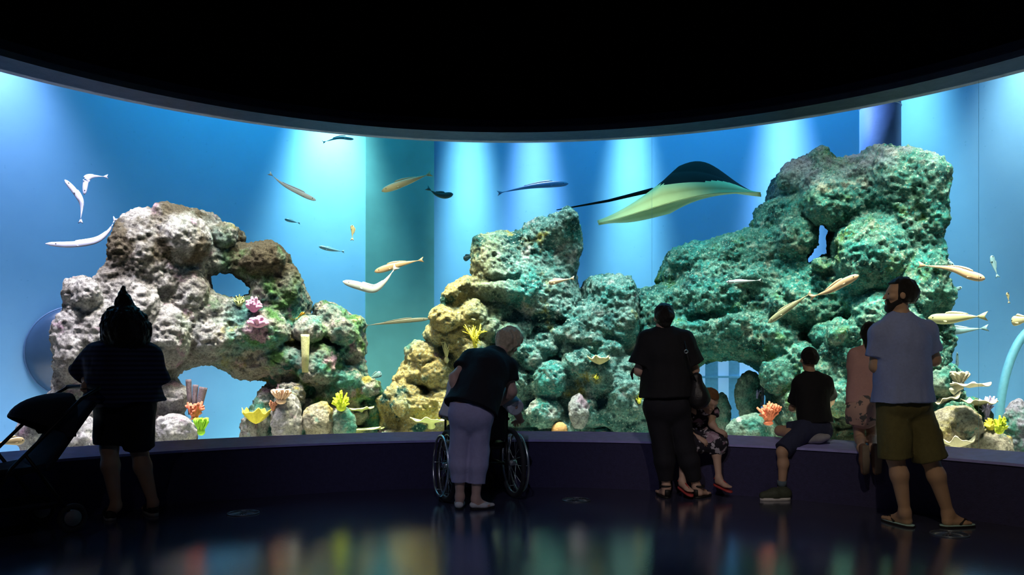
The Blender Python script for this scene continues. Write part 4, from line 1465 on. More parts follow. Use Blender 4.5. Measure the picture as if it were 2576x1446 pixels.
def head_prims(c, f, up, s=1.0):
    """c = middle of the head, f = facing, up = crown; s = 1 for an adult (0.23 m high)"""
    f, up = norm(f), norm(up)
    f = norm(f - up * (f @ up))
    sd = np.cross(f, up)
    c = np.asarray(c, float)
    A = (sd, f, up)
    P = [ell(c + (up * 0.025 - f * 0.012) * s, np.array([0.074, 0.094, 0.090]) * s, 0.02, A),
         cone(c + (f * 0.035 - up * 0.03) * s, c + (f * 0.062 - up * 0.088) * s, 0.052 * s, 0.026 * s, 0.03),
         cone(c + (f * 0.02 - up * 0.075 + sd * 0.03) * s, c + (f * 0.06 - up * 0.09) * s, 0.024 * s, 0.02 * s, 0.025),
         cone(c + (f * 0.02 - up * 0.075 - sd * 0.03) * s, c + (f * 0.06 - up * 0.09) * s, 0.024 * s, 0.02 * s, 0.025),
         ell(c + (f * 0.06 + up * 0.025) * s, np.array([0.05, 0.022, 0.014]) * s, 0.02, A),
         cone(c + (f * 0.080 + up * 0.012) * s, c + (f * 0.100 - up * 0.024) * s, 0.008 * s, 0.0115 * s, 0.012),
         cone(c + (f * 0.086 - up * 0.050 - sd * 0.018) * s, c + (f * 0.086 - up * 0.050 + sd * 0.018) * s, 0.008 * s, 0.008 * s, 0.006),
         cone(c + (f * 0.084 - up * 0.062 - sd * 0.014) * s, c + (f * 0.084 - up * 0.062 + sd * 0.014) * s, 0.008 * s, 0.008 * s, 0.006)]
    for g in (-1, 1):
        P.append(ell(c + (sd * g * 0.077 - f * 0.008 - up * 0.006) * s, np.array([0.012, 0.020, 0.032]) * s, 0.008, A))
        P.append(ell(c + (sd * g * 0.045 + f * 0.058 - up * 0.02) * s, np.array([0.02, 0.018, 0.016]) * s, 0.02, A))
    return P, (c, f, up, sd, s)


def eyes(hd, root):
    c, f, up, sd, s = hd
    for g in (-1, 1):
        MB().ball(c + (f * 0.071 + up * 0.004 + sd * g * 0.030) * s, 0.011 * s, 10, 8).make('eye', m_eyew, root)


def hair_cap(hd, mt, root, front=0.03, low=-0.05, puff=0.012, extra=(), name='hair', h=0.007, forehead=0.075, rag=0.005):
    """hair over the skull; the face (ahead of front and under the forehead line) and everything under low stay bare"""
    c, f, up, sd, s = hd
    A = (sd, f, up)
    r = np.array([0.074 + puff, 0.094 + puff, 0.090 + puff * 1.2]) * s
    g = Grid([ell(c + (up * 0.025 - f * 0.014) * s, r, 0.02, A), cone(c - f * 0.045 * s, c + (-f * 0.05 + up * (low * 0.9)) * s, (0.062 + puff) * s, 0.05 * s, 0.03)] + list(extra), h, 0.04)
    n = len(extra)
    G2 = Grid.__new__(Grid)
    G2.__dict__.update(g.__dict__)
    core = np.minimum(1e9, g.f)
    g.cut2(c + f * front * s, f, c + up * forehead * s, -up)
    g.cut2(c + up * low * s, -up, c + f * 10, -f) if not n else None
    V, F = g.mesh()
    V = cloth(V, F, rag * s, 45 / s, 3, (1, 1, 0.35))
    return link(name, V, F, mt, root)


def leg_prims(hip, knee, ankle, heel, toe, s=1.0, g=1.0, back=None):
    b = np.asarray(back if back is not None else [0, -1, 0], float)
    calf = lerp(knee, ankle, 0.32) + b * 0.014 * s
    return [cone(hip, knee, 0.088 * s * g, 0.056 * s * g, 0.03), cone(knee, calf, 0.053 * s * g, 0.057 * s * g, 0.03), cone(calf, ankle, 0.056 * s * g, 0.035 * s, 0.03)] + foot_prims(ankle, heel, toe, s)


def foot_prims(ankle, heel, toe, s=1.0):
    heel, toe, ankle = (np.asarray(v, float) for v in (heel, toe, ankle))
    d = norm(toe - heel)
    ball = lerp(heel, toe, 0.68)
    L = np.linalg.norm(toe - heel)
    P = [cone(ankle, heel + d * L * 0.12 + [0, 0, 0.012 * s], 0.034 * s, 0.031 * s, 0.02), cone(ankle - [0, 0, 0.02 * s], ball, 0.035 * s, 0.026 * s, 0.03),
         cone(heel + d * L * 0.15, ball, 0.030 * s, 0.036 * s, 0.02, ((0, 0, 1.0), 0.7))]
    sd = norm(np.cross(d, [0, 0, 1.0]))
    for i in range(5):
        o = (i - 2) * 0.0165 * s
        t = toe + sd * o - d * abs(i - 1.2) * 0.008 * s
        P.append(cone(ball + sd * o, t, 0.013 * s, (0.013 if i == 0 else 0.0095) * s, 0.008))
    return P


def arm_prims(sh, el, wr, s=1.0, g=1.0):
    m_ = lerp(el, wr, 0.25)
    return [cone(sh, el, 0.052 * s * g, 0.041 * s * g, 0.03), cone(el, m_, 0.040 * s * g, 0.043 * s * g, 0.02), cone(m_, wr, 0.043 * s * g, 0.027 * s, 0.02)]


def torso_prims(pel, chest, nk, hd_c, sL, sR, hL, hR, fw, s=1.0, g=1.0, hip=1.0):
    fw = norm(fw)
    sq = (fw, 0.70)
    waist = lerp(pel, chest, 0.45)
    up = norm(chest - pel)
    seat = lerp(hL, hR, 0.5) - fw * 0.03 * s
    return [cone(pel, waist, 0.150 * s * g * hip, 0.135 * s * g, 0.05, sq), cone(waist, chest, 0.135 * s * g, 0.152 * s * g, 0.05, sq),
            cone(lerp(hL, hR, 0.1) - fw * 0.03 * s, lerp(hL, hR, 0.9) - fw * 0.03 * s, 0.100 * s * g, 0.100 * s * g, 0.04),
            cone(sL, sR, 0.062 * s * g, 0.062 * s * g, 0.05), cone(chest, lerp(chest, nk, 0.8), 0.135 * s * g, 0.075 * s, 0.05, sq),
            cone(lerp(sL, sR, 0.12), nk, 0.055 * s, 0.045 * s, 0.04), cone(lerp(sL, sR, 0.88), nk, 0.055 * s, 0.045 * s, 0.04),
            cone(nk - up * 0.03 * s, np.asarray(hd_c) - np.asarray(up) * 0.03 * s, 0.054 * s, 0.050 * s, 0.02)]


def shirt_mesh(name, mt, root, pel, chest, nk, sL, sR, eL, eR, fw, hem, s=1.0, g=1.0, t=0.018, sleeve=0.62, hip=1.0, flare=0.0, amp=0.006, seed=1, sq=0.72, hemd=None, slv_r=0.066):
    """loose top: hem = centre of its lower edge"""
    fw = norm(fw)
    q = (fw, sq)
    waist = lerp(pel, chest, 0.4)
    up = norm(chest - pel)
    P = [cone(chest, waist, (0.152 * g) * s + t, 0.140 * g * s + t + flare * 0.4, 0.05, q),
         cone(waist, hem, 0.140 * g * s + t + flare * 0.4, 0.155 * g * s * hip + t + flare, 0.05, q, False, True),
         cone(sL, sR, 0.062 * s * g + t * 0.7, 0.062 * s * g + t * 0.7, 0.05),
         cone(chest, lerp(chest, nk, 0.75), 0.137 * s * g + t * 0.8, 0.085 * s + t * 0.5, 0.05, q),
         cone(lerp(sL, sR, 0.12), lerp(nk, sL, 0.2), 0.055 * s + t * 0.6, 0.047 * s + t * 0.4, 0.04), cone(lerp(sL, sR, 0.88), lerp(nk, sR, 0.2), 0.055 * s + t * 0.6, 0.047 * s + t * 0.4, 0.04)]
    for a, b in ((sL, eL), (sR, eR)):
        P.append(cone(a, lerp(a, b, sleeve), 0.056 * s * g + t * 0.6, slv_r * s * g, 0.035, None, False, True))
    G = Grid(P, 0.0085)
    G.sub(cone(nk + up * 0.0 * s, nk + up * 0.2 * s, 0.060 * s, 0.075 * s, 0.01))
    V, F = G.mesh()
    V = cloth(V, F, amp, 9, seed)
    return link(name, V, F, mt, root)


def pants_mesh(name, mt, root, hL, hR, kL, kR, aL, aR, fw, top, s=1.0, g=1.0, frac=1.0, r_end=0.075, t=0.014, amp=0.006, seed=2, shorts=False, hip=1.0):
    """trousers or shorts; frac of the shin (or, for shorts, of the thigh) that is covered"""
    fw = norm(fw)
    q = (fw, 0.74)
    P = [cone(top, lerp(hL, hR, 0.5), 0.140 * s * g * hip + t, 0.152 * s * g * hip + t * 0.6, 0.05, q, True, False),
         cone(lerp(hL, hR, 0.1) - fw * 0.03 * s, lerp(hL, hR, 0.9) - fw * 0.03 * s, 0.102 * s * g + t * 0.4, 0.102 * s * g + t * 0.4, 0.04)]
    for h_, k_, a_ in ((hL, kL, aL), (hR, kR, aR)):
        if shorts:
            P.append(cone(h_, lerp(h_, k_, frac), 0.090 * s * g + t * 0.7, r_end * s, 0.02, None, False, True))
        else:
            P.append(cone(h_, k_, 0.090 * s * g + t * 0.6, 0.062 * s * g + t * 0.6, 0.02))
            c_ = lerp(k_, a_, 0.34) - fw * 0.014 * s
            P.append(cone(k_, c_, 0.064 * s * g + t * 0.6, 0.066 * s * g + t * 0.6, 0.03))
            P.append(cone(c_, lerp(k_, a_, frac), 0.066 * s * g + t * 0.6, r_end * s, 0.02, None, False, True))
    G = Grid(P, 0.0085)
    G.cut(np.asarray(top) + [0, 0, 0.004], (0, 0, 1))
    V, F = G.mesh()
    V = cloth(V, F, amp, 10, seed)
    return link(name, V, F, mt, root)


def body_mesh(prims, mt, root, h=0.007):
    V, F = Grid(prims, h).mesh()
    return link('body', V, F, mt, root)


def sole(heel, toe, w, th, z0=0.0):
    """foot-shaped sole between two floor points"""
    heel, toe = np.array(heel, float), np.array(toe, float)
    heel[2] = toe[2] = z0 + th
    d = norm(toe - heel); sd = norm(np.cross(d, [0, 0, 1.0])); L = np.linalg.norm(toe - heel)
    G = []
    for i in range(15):
        q = i / 14
        ww = w * (0.62 + 0.38 * math.sin(math.pi * min(1, q * 0.75 + 0.15))) * math.sqrt(max(0.02, 1 - (2 * q - 1) ** 8 * 0.96)) * (1.0 if 0.02 < q < 0.98 else 0.55)
        G.append([heel + d * L * q + sd * ww * j for j in (-1, -0.5, 0, 0.5, 1)])
    return MB().slab(G, (0, 0, 1), th)


def J(Z):
    return lambda px, py, dy=0.0: at(px, py, Z + dy)


# ---------------------------------------------------------------- the man in the blue-grey shirt
j = J(5.68)
root = empty('person', (j(2310, 1325)[0], 5.70, 0), 'man in blue grey T-shirt, olive cargo shorts and flip-flops, arms folded, facing the window', 'person')
hL, hR, kL, kR, aL, aR = j(2246, 1010), j(2300, 1010), j(2252, 1150), j(2338, 1152), j(2276, 1284), j(2384, 1287)
pel, chest, nk = j(2272, 985), j(2270, 862), j(2266, 795)
sL, sR, eL, eR = j(2212, 838), j(2330, 832), j(2204, 922, 0.02), j(2350, 905, 0.06)
wL, wR = j(2275, 925, 0.24), j(2268, 900, 0.28)
hc = j(2264, 742)
fw = np.array([0, 1.0, 0])
hp, hd = head_prims(hc, (-0.95, 0.30, -0.05), (0.05, 0, 1), 1.02)
heL, toL = np.array([2.835, 5.66, 0.035]), np.array([2.775, 5.90, 0.03])
heR, toR = np.array([3.075, 5.66, 0.035]), np.array([3.285, 5.70, 0.03])
body_mesh(torso_prims(pel, chest, nk, hc, sL, sR, hL, hR, fw, 1.0, 1.05) + hp + leg_prims(hL, kL, aL, heL, toL, 1.05, 1.0) + leg_prims(hR, kR, aR, heR, toR, 1.05, 1.0)
          + arm_prims(sL, eL, wL, 1.05, 1.05) + arm_prims(sR, eR, wR, 1.05, 1.05) + hand_prims(wL, (1, 0.05, 0.1), (0, -1, 0), 1.05, 0.3, (0, 0, 1)) + hand_prims(wR, (-1, 0.05, 0.0), (0, -1, 0), 1.05, 0.3, (0, 0, 1)), m_skin, root)
eyes(hd, root)
hair_cap(hd, m_dhair, root, 0.02, -0.055, 0.012)
c_, f_, u_, s_, k_ = hd
bd = Grid([cone(c_ + (f_ * 0.005 - u_ * 0.045 + s_ * g * 0.060) * k_, c_ + (f_ * 0.064 - u_ * 0.095 + s_ * g * 0.012) * k_, 0.016, 0.031, 0.02) for g in (-1, 1)]
          + [cone(c_ + (f_ * 0.086 - u_ * 0.040 - s_ * 0.026) * k_, c_ + (f_ * 0.086 - u_ * 0.040 + s_ * 0.026) * k_, 0.007, 0.007, 0.01), cone(c_ + (f_ * 0.080 - u_ * 0.042 + s_ * 0.03) * k_, c_ + (f_ * 0.070 - u_ * 0.085 + s_ * 0.03) * k_, 0.010, 0.014, 0.01), cone(c_ + (f_ * 0.080 - u_ * 0.042 - s_ * 0.03) * k_, c_ + (f_ * 0.070 - u_ * 0.085 - s_ * 0.03) * k_, 0.010, 0.014, 0.01)], 0.005)
V, F = bd.mesh(); link('beard', V, F, m_dhair, root)
m_tee = mat('blue_grey_jersey', (0.26, 0.32, 0.62), 0.9, 0.12, 60, 0.15)
shirt_mesh('shirt', m_tee, root, pel, chest, nk, sL, sR, eL, eR, fw, j(2272, 1012), 1.0, 1.06, 0.022, 0.70, 1.04, 0.030, 0.010, 11, 0.86, slv_r=0.074)
m_olive = mat('olive_twill', (0.13, 0.115, 0.045), 0.9, 0.25, 40, 0.25)
sh_ = pants_mesh('shorts', m_olive, root, hL, hR, kL, kR, aL, aR, fw, j(2272, 1000), 1.02, 1.03, 1.02, 0.112, 0.02, 0.010, 5, True)
for h_, k_, sg in ((hL, kL, -1), (hR, kR, 1)):
    p = lerp(h_, k_, 0.66) + np.array([sg * 0.092, -0.01, 0])
    V, F = Grid([ell(p, (0.022, 0.062, 0.085), 0.01)], 0.008).mesh()
    link('cargo_pocket', V, F, m_olive, sh_)
m_rub = mat('black_rubber', (0.012, 0.01, 0.01), 0.7)
m_foam = mat('pale_turquoise_foam', (0.40, 0.62, 0.62), 0.7)
for he, to in ((heL, toL), (heR, toR)):
    d = norm((to - he) * [1, 1, 0]); sd = np.cross(d, [0, 0, 1.0])
    h0, t0 = he - d * 0.03, to + d * 0.035
    fl = sole(h0, t0, 0.050, 0.012, 0.0).make('flip_flop', m_rub, root)
    sole(h0, t0, 0.047, 0.006, 0.012).make('insole', m_foam, fl)
    bl = lerp(he, to, 0.72)
    for sg in (-1, 1):
        MB().tube([np.array([*(to - d * 0.015)[:2], 0.03]), bl * [1, 1, 0] + d * 0.0 + sd * sg * 0.022 + [0, 0, 0.058], lerp(he, to, 0.45) * [1, 1, 0] + sd * sg * 0.045 + [0, 0, 0.025]], 0.007, 8).make('strap', m_rub, fl)

# ---------------------------------------------------------------- the bending woman
j = J(6.39)
root = empty('person', (j(1185, 1278)[0], 6.42, 0), 'blond woman in black top and lavender cropped trousers, bending over the wheelchair', 'person')
hL, hR, kL, kR, aL, aR = j(1163, 1040), j(1208, 1043), j(1156, 1134, .02), j(1204, 1134, .02), j(1157, 1246), j(1197, 1252, -.02)
pel, chest, nk = j(1186, 1022), j(1222, 935, 0.16), j(1252, 886, 0.30)
sL, sR = j(1186, 905, .22), j(1274, 924, .22)
eL, wL, eR, wR = j(1142, 948, .06), j(1146, 990, .02), j(1288, 985, .20), j(1262, 1012, .34)
hc = j(1280, 864, .40)
fw = norm([0.28, 0.9, -0.3])
hp, hd = head_prims(hc, (0.50, 0.62, -0.60), (0.45, 0.35, 0.82), 0.95)
heL, toL, heR, toR = np.array([-0.424, 6.36, .032]), np.array([-0.43, 6.58, .028]), np.array([-0.305, 6.36, .032]), np.array([-0.175, 6.42, .028])
body_mesh(torso_prims(pel, chest, nk, hc, sL, sR, hL, hR, fw, .97, 1.08, 1.05) + hp + leg_prims(hL, kL, aL, heL, toL, .95) + leg_prims(hR, kR, aR, heR, toR, .95)
          + arm_prims(sL, eL, wL, .95, 1.0) + arm_prims(sR, eR, wR, .95, 1.08) + hand_prims(wL, (0.35, 0.25, -0.85), (1, 0, 0), .92, .4, (0, 1, 0)) + hand_prims(wR, (-0.8, 0.4, -0.3), (0, 0, -1), .92, .5, (0, 1, 0)), m_skin2, root)
eyes(hd, root)
hair_cap(hd, m_blond, root, 0.03, -0.10, 0.034, rag=0.012)
shirt_mesh('blouse', m_bshirt, root, pel, chest, nk, sL, sR, eL, eR, fw, j(1184, 1030), .97, 1.14, .030, .58, 1.02, .030, .007, 21, .82, slv_r=.074)
m_lav = mat('lavender_cotton', (0.40, 0.38, 0.56), 0.9, 0.12, 50, 0.15)
pants_mesh('cropped_trousers', m_lav, root, hL, hR, kL, kR, aL, aR, np.array([0, 1.0, 0]), j(1186, 1012), .97, 1.06, .70, .074, .022, .007, 23, hip=1.06)
m_flat = mat('white_leather', (0.62, 0.62, 0.60), 0.5)
for he, to in ((heL, toL), (heR, toR)):
    V, F = Grid([cone(he + [0, 0, .006], lerp(he, to, .6), .036, .038, .02, ((0, 0, 1.), .75)), cone(lerp(he, to, .6), to + norm(to - he) * .012, .038, .026, .02, ((0, 0, 1.), .6))], .006).mesh()
    V[:, 2] = np.maximum(V[:, 2], 0.012)
    sh_ = link('ballet_flat', V, F, m_flat, root)
    sole(he - norm(to - he) * .03, to + norm(to - he) * .035, .038, .012).make('heel_sole', m_rub, sh_)

# ---------------------------------------------------------------- the standing woman in black
j = J(6.95)
root = empty('person', (j(1700, 1245)[0], 6.98, 0), 'woman standing in black blouse, black trousers and ankle strap sandals, bag on her right shoulder', 'person')
hL, hR, kL, kR, aL, aR = j(1652, 1022), j(1702, 1022), j(1668, 1128), j(1722, 1128), j(1676, 1222), j(1752, 1222)
pel, chest, nk = j(1678, 1008), j(1675, 888), j(1671, 832)
sL, sR, eL, eR = j(1630, 857), j(1718, 857), j(1608, 932, .02), j(1746, 930, .02)
wL, wR = j(1652, 950, .22), j(1705, 945, .24)
hc = j(1668, 798)
fw = np.array([0, 1.0, 0])
hp, hd = head_prims(hc, (-0.25, 0.97, 0), (0, 0, 1), .96)
heL, toL, heR, toR = np.array([1.345, 6.92, .035]), np.array([1.325, 7.13, .028]), np.array([1.615, 6.92, .035]), np.array([1.74, 7.05, .028])
body_mesh(torso_prims(pel, chest, nk, hc, sL, sR, hL, hR, fw, 1.0, 1.2, 1.05) + hp + leg_prims(hL, kL, aL, heL, toL, 1., 1.08) + leg_prims(hR, kR, aR, heR, toR, 1., 1.08)
          + arm_prims(sL, eL, wL, 1., 1.15) + arm_prims(sR, eR, wR, 1., 1.1) + hand_prims(wL, (.8, .4, .1), (0, -.6, -.8), .95, .4, (0, 0, 1)) + hand_prims(wR, (-.8, .4, .1), (0, -.6, -.8), .95, .4, (0, 0, 1)), m_skin2, root)
eyes(hd, root)
c_, f_, u_, s_, k_ = hd
hair_cap(hd, m_dhair, root, 0.03, -0.06, 0.014, [ell(c_ - f_ * .10 + u_ * .005, (.042, .040, .042), .02)])
shirt_mesh('blouse', m_bshirt, root, pel, chest, nk, sL, sR, eL, eR, fw, j(1678, 998), 1.0, 1.24, .028, .82, 1.04, .02, .008, 31, .78, slv_r=.094)
MB().tube([nk + [0.03, -.085, .0 - .03], nk + [0.036, -.105, -.06]], [.006, .011], 8).make('keyhole_opening', m_skin2, root)
MB().tube([eL + [-.045, 0, .02], eL + [-.07, -.02, -.03], eL + [-.06, -.02, -.08]], [.01, .014, .006], 6).make('sleeve_tie', m_bshirt, root)
m_btr = mat('black_denim', (0.008, 0.008, 0.014), 0.85, 0.3, 40, 0.15)
pants_mesh('trousers', m_btr, root, hL, hR, kL, kR, aL, aR, fw, j(1678, 985), 1.0, 1.2, .85, .061, .018, .006, 33)
m_str = mat('black_strap', (0.01, 0.009, 0.009), 0.6)
for he, to in ((heL, toL), (heR, toR)):
    d = norm((to - he) * [1, 1, 0]); sd = np.cross(d, [0, 0, 1.])
    so = sole(he - d * .035, to + d * .03, .042, .016).make('sandal', m_str, root)
    MB().circle(he + d * .028 + [0, 0, .066], (0, 0, 1), .040, .009, 24, 8).make('ankle_strap', m_str, so)
    MB().tube([lerp(he, to, .68) * [1, 1, 0] + sd * .042 + [0, 0, .012], lerp(he, to, .68) * [1, 1, 0] + sd * .025 + [0, 0, .052], lerp(he, to, .68) * [1, 1, 0] - sd * .025 + [0, 0, .052], lerp(he, to, .68) * [1, 1, 0] - sd * .042 + [0, 0, .012]], .008, 8).make('toe_strap', m_str, so)
    MB().tube([he - d * .03 + [0, 0, -.01], he - d * .034 + [0, 0, .04]], .012, 8, (sd, 2.0)).make('heel_cup', m_str, so)

# ---------------------------------------------------------------- the girl in the floral dress, sitting on the sill
j = J(7.10)
root = empty('person', (j(1768, 1100)[0], 7.30, .45), 'girl in dark floral dress sitting bent forward on the sill behind the standing woman', 'person')
m_flo = mat('floral', (0.02, 0.018, 0.03), 0.9)
nt = m_flo.node_tree
tc = nd(nt, 'ShaderNodeTexCoord')
k1 = patch(nt, tc.outputs['Object'], 11, .52, .57, 1); k2 = patch(nt, tc.outputs['Object'], 26, .48, .55, 2); k3 = patch(nt, tc.outputs['Object'], 9, .58, .62, 1)
c = mixc(nt, mul(nt, k1, k2), (0.018, 0.016, 0.028), (0.60, 0.56, 0.66))
c = mixc(nt, mul(nt, k3, 0.7), c, (0.46, 0.30, 0.42))
nt.links.new(c, nt.nodes['Principled BSDF'].inputs['Base Color'])
hL, hR = j(1738, 1078, .22), j(1766, 1080, .22)
kL, kR = j(1722, 1124, -.10), j(1801, 1114, -.06)
aL, aR = j(1716, 1208, -.12), j(1808, 1200, -.12)
pel, chest, nk = j(1752, 1068, .22), j(1758, 1052, .12), j(1766, 1040, .03)
chest = chest + [0, 0, .06]; nk = nk + [0, 0, .05]
sL, sR = nk + [-.11, .03, -.03], nk + [.10, .0, -.03]
eL, wL, eR, wR = j(1730, 1090, -.02), j(1760, 1102, -.12), j(1790, 1066, -.02), j(1806, 1082, -.10)
hc = nk + [0.05, -.07, .07]
fw = norm([0.15, -.75, -.5])
hp, hd = head_prims(hc, (.25, -.6, -.75), (.25, -.55, .70), .86)
heL, toL = j(1712, 1216, -.09), j(1738, 1236, -.26)
heR, toR = j(1802, 1210, -.09), j(1836, 1226, -.22)
body_mesh(torso_prims(pel, chest, nk, hc, sL, sR, hL, hR, fw, .62, 1.0) + hp + leg_prims(hL, kL, aL, heL, toL, .74, .95, (0, 1, 0)) + leg_prims(hR, kR, aR, heR, toR, .74, .95, (0, 1, 0))
          + arm_prims(sL, eL, wL, .68) + arm_prims(sR, eR, wR, .68) + hand_prims(wL, (.6, -.3, -.4), (0, .5, -.8), .7, .4) + hand_prims(wR, (.7, -.3, -.3), (0, .5, -.8), .7, .4), m_skin2, root, .006)
eyes(hd, root)
c_, f_, u_, s_, k_ = hd
hair_cap(hd, mat('auburn_hair', (0.16, 0.07, 0.025), 0.6, 0.4, 60, 0.5), root, .03, -.06, .014, [cone(c_ - f_ * .06, c_ - f_ * .05 - u_ * .16, .05, .03, .03)])
V, F = Grid([cone(pel + [0, 0, -.02], chest, .125, .115, .04, (fw, .8)), cone(chest, lerp(chest, nk, .8), .115, .07, .04), cone(sL, lerp(sL, eL, .35), .05, .05, .03, None, False, True), cone(sR, lerp(sR, eR, .35), .05, .05, .03, None, False, True),
             cone(hL, lerp(hL, kL, 1.02), .10, .10, .04), cone(hR, lerp(hR, kR, 1.02), .10, .09, .04), cone(lerp(hL, kL, .95), lerp(hR, kR, .95), .085, .085, .05),
             cone(kL + [0, 0, -.0], kL + [0, .03, -.09], .09, .10, .03, None, False, True), cone(kR, kR + [0, .03, -.06], .085, .09, .03, None, False, True)], .008).mesh()
link('floral_dress', cloth(V, F, .008, 9, 44), F, m_flo, root)
m_red = mat('red_leather', (0.42, 0.05, 0.05), 0.5)
for he, to in ((heL, toL), (heR, toR)):
    d = norm(to - he); sd = norm(np.cross(d, [0, 0, 1.])); n_ = np.cross(sd, d)
    G = [[he - d * .02 + d * (np.linalg.norm(to - he) + .05) * q + sd * .034 * x * math.sqrt(max(.1, 1 - (2 * q - 1) ** 6)) - n_ * .028 for x in (-1, 0, 1)] for q in np.linspace(0, 1, 9)]
    so = MB().slab(G, n_, .012).make('sandal', m_red, root)
    MB().circle(he + d * .02 + [0, 0, .03], (0, 0, 1), .03, .008, 20, 8).make('ankle_strap', m_red, so)
    MB().tube([lerp(he, to, .25) + n_ * .03, lerp(he, to, .55) + n_ * .03, lerp(he, to, .8) + n_ * .012], .007, 8).make('centre_strap', m_red, so)

# ---------------------------------------------------------------- the boy on the sill
j = J(6.92)
root = empty('person', (j(2040, 1090)[0], 6.98, .45), 'boy in black T-shirt and navy shorts sitting sideways on the sill, one leg hanging down', 'person')
hL, hR = j(2026, 1080, .02), j(2064, 1082, .06)
kL, aL = j(1967, 1136, -.10), j(1967, 1226, -.06)
kR, aR = j(1962, 1083, .20), j(2030, 1100, .0)
pel, chest, nk = j(2047, 1066, .06), j(2044, 990, .10), j(2038, 942, .13)
sL, sR = j(2012, 964, .13), j(2074, 962, .11)
eL, wL, eR, wR = j(1993, 1026, .24), j(1998, 1030, .42), j(2092, 1004, .24), j(2080, 1030, .42)
hc = j(2035, 903, .15)
fw = norm([-.12, .95, 0])
hp, hd = head_prims(hc, (-.12, .98, .02), (0, 0, 1), .86)
heL, toL = np.array([2.352, 6.82, .045]), np.array([2.165, 6.80, .04])
d_ = norm([.6, -.65, -.1])
heR, toR = aR + [.03, -.02, -.02], aR + [.12, -.10, .01]
body_mesh(torso_prims(pel, chest, nk, hc, sL, sR, hL, hR, fw, .80, .95) + hp + leg_prims(hL, kL, aL, heL, toL, .82, .95, (1, 0, 0)) + leg_prims(hR, kR, aR, heR, toR, .80, .95)
          + arm_prims(sL, eL, wL, .78, .92) + arm_prims(sR, eR, wR, .78, .92) + hand_prims(wL, (.1, 1, .1), (0, 0, -1), .78, .2, (1, 0, 0)) + hand_prims(wR, (-.1, 1, .1), (0, 0, -1), .78, .2, (-1, 0, 0)), m_skin, root, .0065)
eyes(hd, root)
hair_cap(hd, m_dhair, root, .03, -.055, .010)
shirt_mesh('shirt', m_bshirt, root, pel, chest, nk, sL, sR, eL, eR, fw, j(2052, 1068, .05), .80, 1.0, .022, .80, 1.02, .012, .008, 51, .74, slv_r=.078)
m_navy = mat('navy_cotton', (0.028, 0.034, 0.080), 0.9, 0.25, 40, 0.2)
V, F = Grid([cone(pel, lerp(hL, hR, .5), .125, .13, .04, (fw, .8)), cone(hL, hR, .095, .095, .04), cone(hL, lerp(hL, kL, .95), .088, .080, .03, None, False, True), cone(hR, lerp(hR, kR, .82), .088, .076, .03, None, False, True)], .008).mesh()
link('shorts', cloth(V, F, .009, 11, 55), F, m_navy, root)
d = norm((toL - heL) * [1, 1, 0])
V, F = Grid([cone(heL + [0, 0, .012], lerp(heL, toL, .55) + [0, 0, .01], .048, .050, .03), cone(lerp(heL, toL, .55) + [0, 0, .01], toL + d * .015, .050, .036, .03), cone(heL + [0, 0, .02] + d * .03, aL * [1, 1, 0] + [0, 0, .085], .038, .042, .03, None, False, True)], .006).mesh()
V[:, 2] = np.maximum(V[:, 2], .02)
sk = link('sneaker', V, F, mat('dark_multi_sneaker', (0.05, 0.06, 0.04), 0.7, 0.5, 60), root)
sole(heL - d * .04, toL + d * .045, .044, .024).make('white_sole', mat('white_rubber', (0.62, 0.60, 0.58), 0.6), sk)
MB().tube([lerp(kL, aL, .80), lerp(kL, aL, .97)], [.040, .038], 16).make('sock', mat('slate_sock', (0.10, 0.14, 0.18), 0.9), root)
d = norm(toR - heR); sd = norm(np.cross(d, [0, 0, 1.])); n_ = np.cross(sd, d)
V, F = Grid([cone(heR, lerp(heR, toR, .6), .040, .044, .03, (n_, .8)), cone(lerp(heR, toR, .6), toR + d * .01, .044, .034, .03, (n_, .8))], .006).mesh()
link('grey_sock', V, F, mat('grey_sock', (0.34, 0.33, 0.36), 0.95), root)

# ---------------------------------------------------------------- the girl in pink, kneeling on the sill
j = J(6.58)
root = empty('person', (j(2170, 1110)[0], 6.68, .47), 'girl in pink T-shirt and patterned pink shorts kneeling on the sill beside the man', 'person')
hL, hR = j(2156, 1030, .06), j(2188, 1030, .06)
kL, kR = j(2162, 1112, .12), j(2194, 1112, .12)
kL[2] = kR[2] = .545
aL, aR = j(2166, 1124, -.20), j(2196, 1124, -.20)
pel, chest, nk = j(2172, 1014, .08), j(2176, 930, .12), j(2182, 880, .15)
sL, sR = j(2152, 893, .14), j(2210, 893, .14)
eL, wL, eR, wR = j(2142, 955, .20), j(2160, 930, .38), j(2222, 955, .20), j(2200, 930, .40)
hc = j(2188, 842, .16)
fw = np.array([.1, .99, 0])
hp, hd = head_prims(hc, (.2, .97, 0), (0, 0, 1), .86)
heL, toL, heR, toR = aL + [0, -.05, -.0], aL + [-.0, -.06, -.17], aR + [0, -.05, 0], aR + [.0, -.06, -.17]
m_pskin = m_skin2
body_mesh(torso_prims(pel, chest, nk, hc, sL, sR, hL, hR, fw, .78, .92) + hp + leg_prims(hL, kL, aL, heL, toL, .76, .9, (0, -1, .3)) + leg_prims(hR, kR, aR, heR, toR, .76, .9, (0, -1, .3))
          + arm_prims(sL, eL, wL, .76, .9) + arm_prims(sR, eR, wR, .76, .9) + hand_prims(wL, (.1, .9, .4), (0, .4, -.9), .76, .2, (1, 0, 0)) + hand_prims(wR, (0, .9, .4), (0, .4, -.9), .76, .2, (-1, 0, 0)), m_pskin, root, .0065)
eyes(hd, root)
c_, f_, u_, s_, k_ = hd
hair_cap(hd, m_dhair, root, .03, -.06, .014, [cone(c_ - f_ * .06, c_ - f_ * .075 - u_ * .15, .06, .05, .03)])
m_pinkc = mat('pink_jersey', (0.62, 0.36, 0.36), 0.9, 0.1, 50, 0.15)
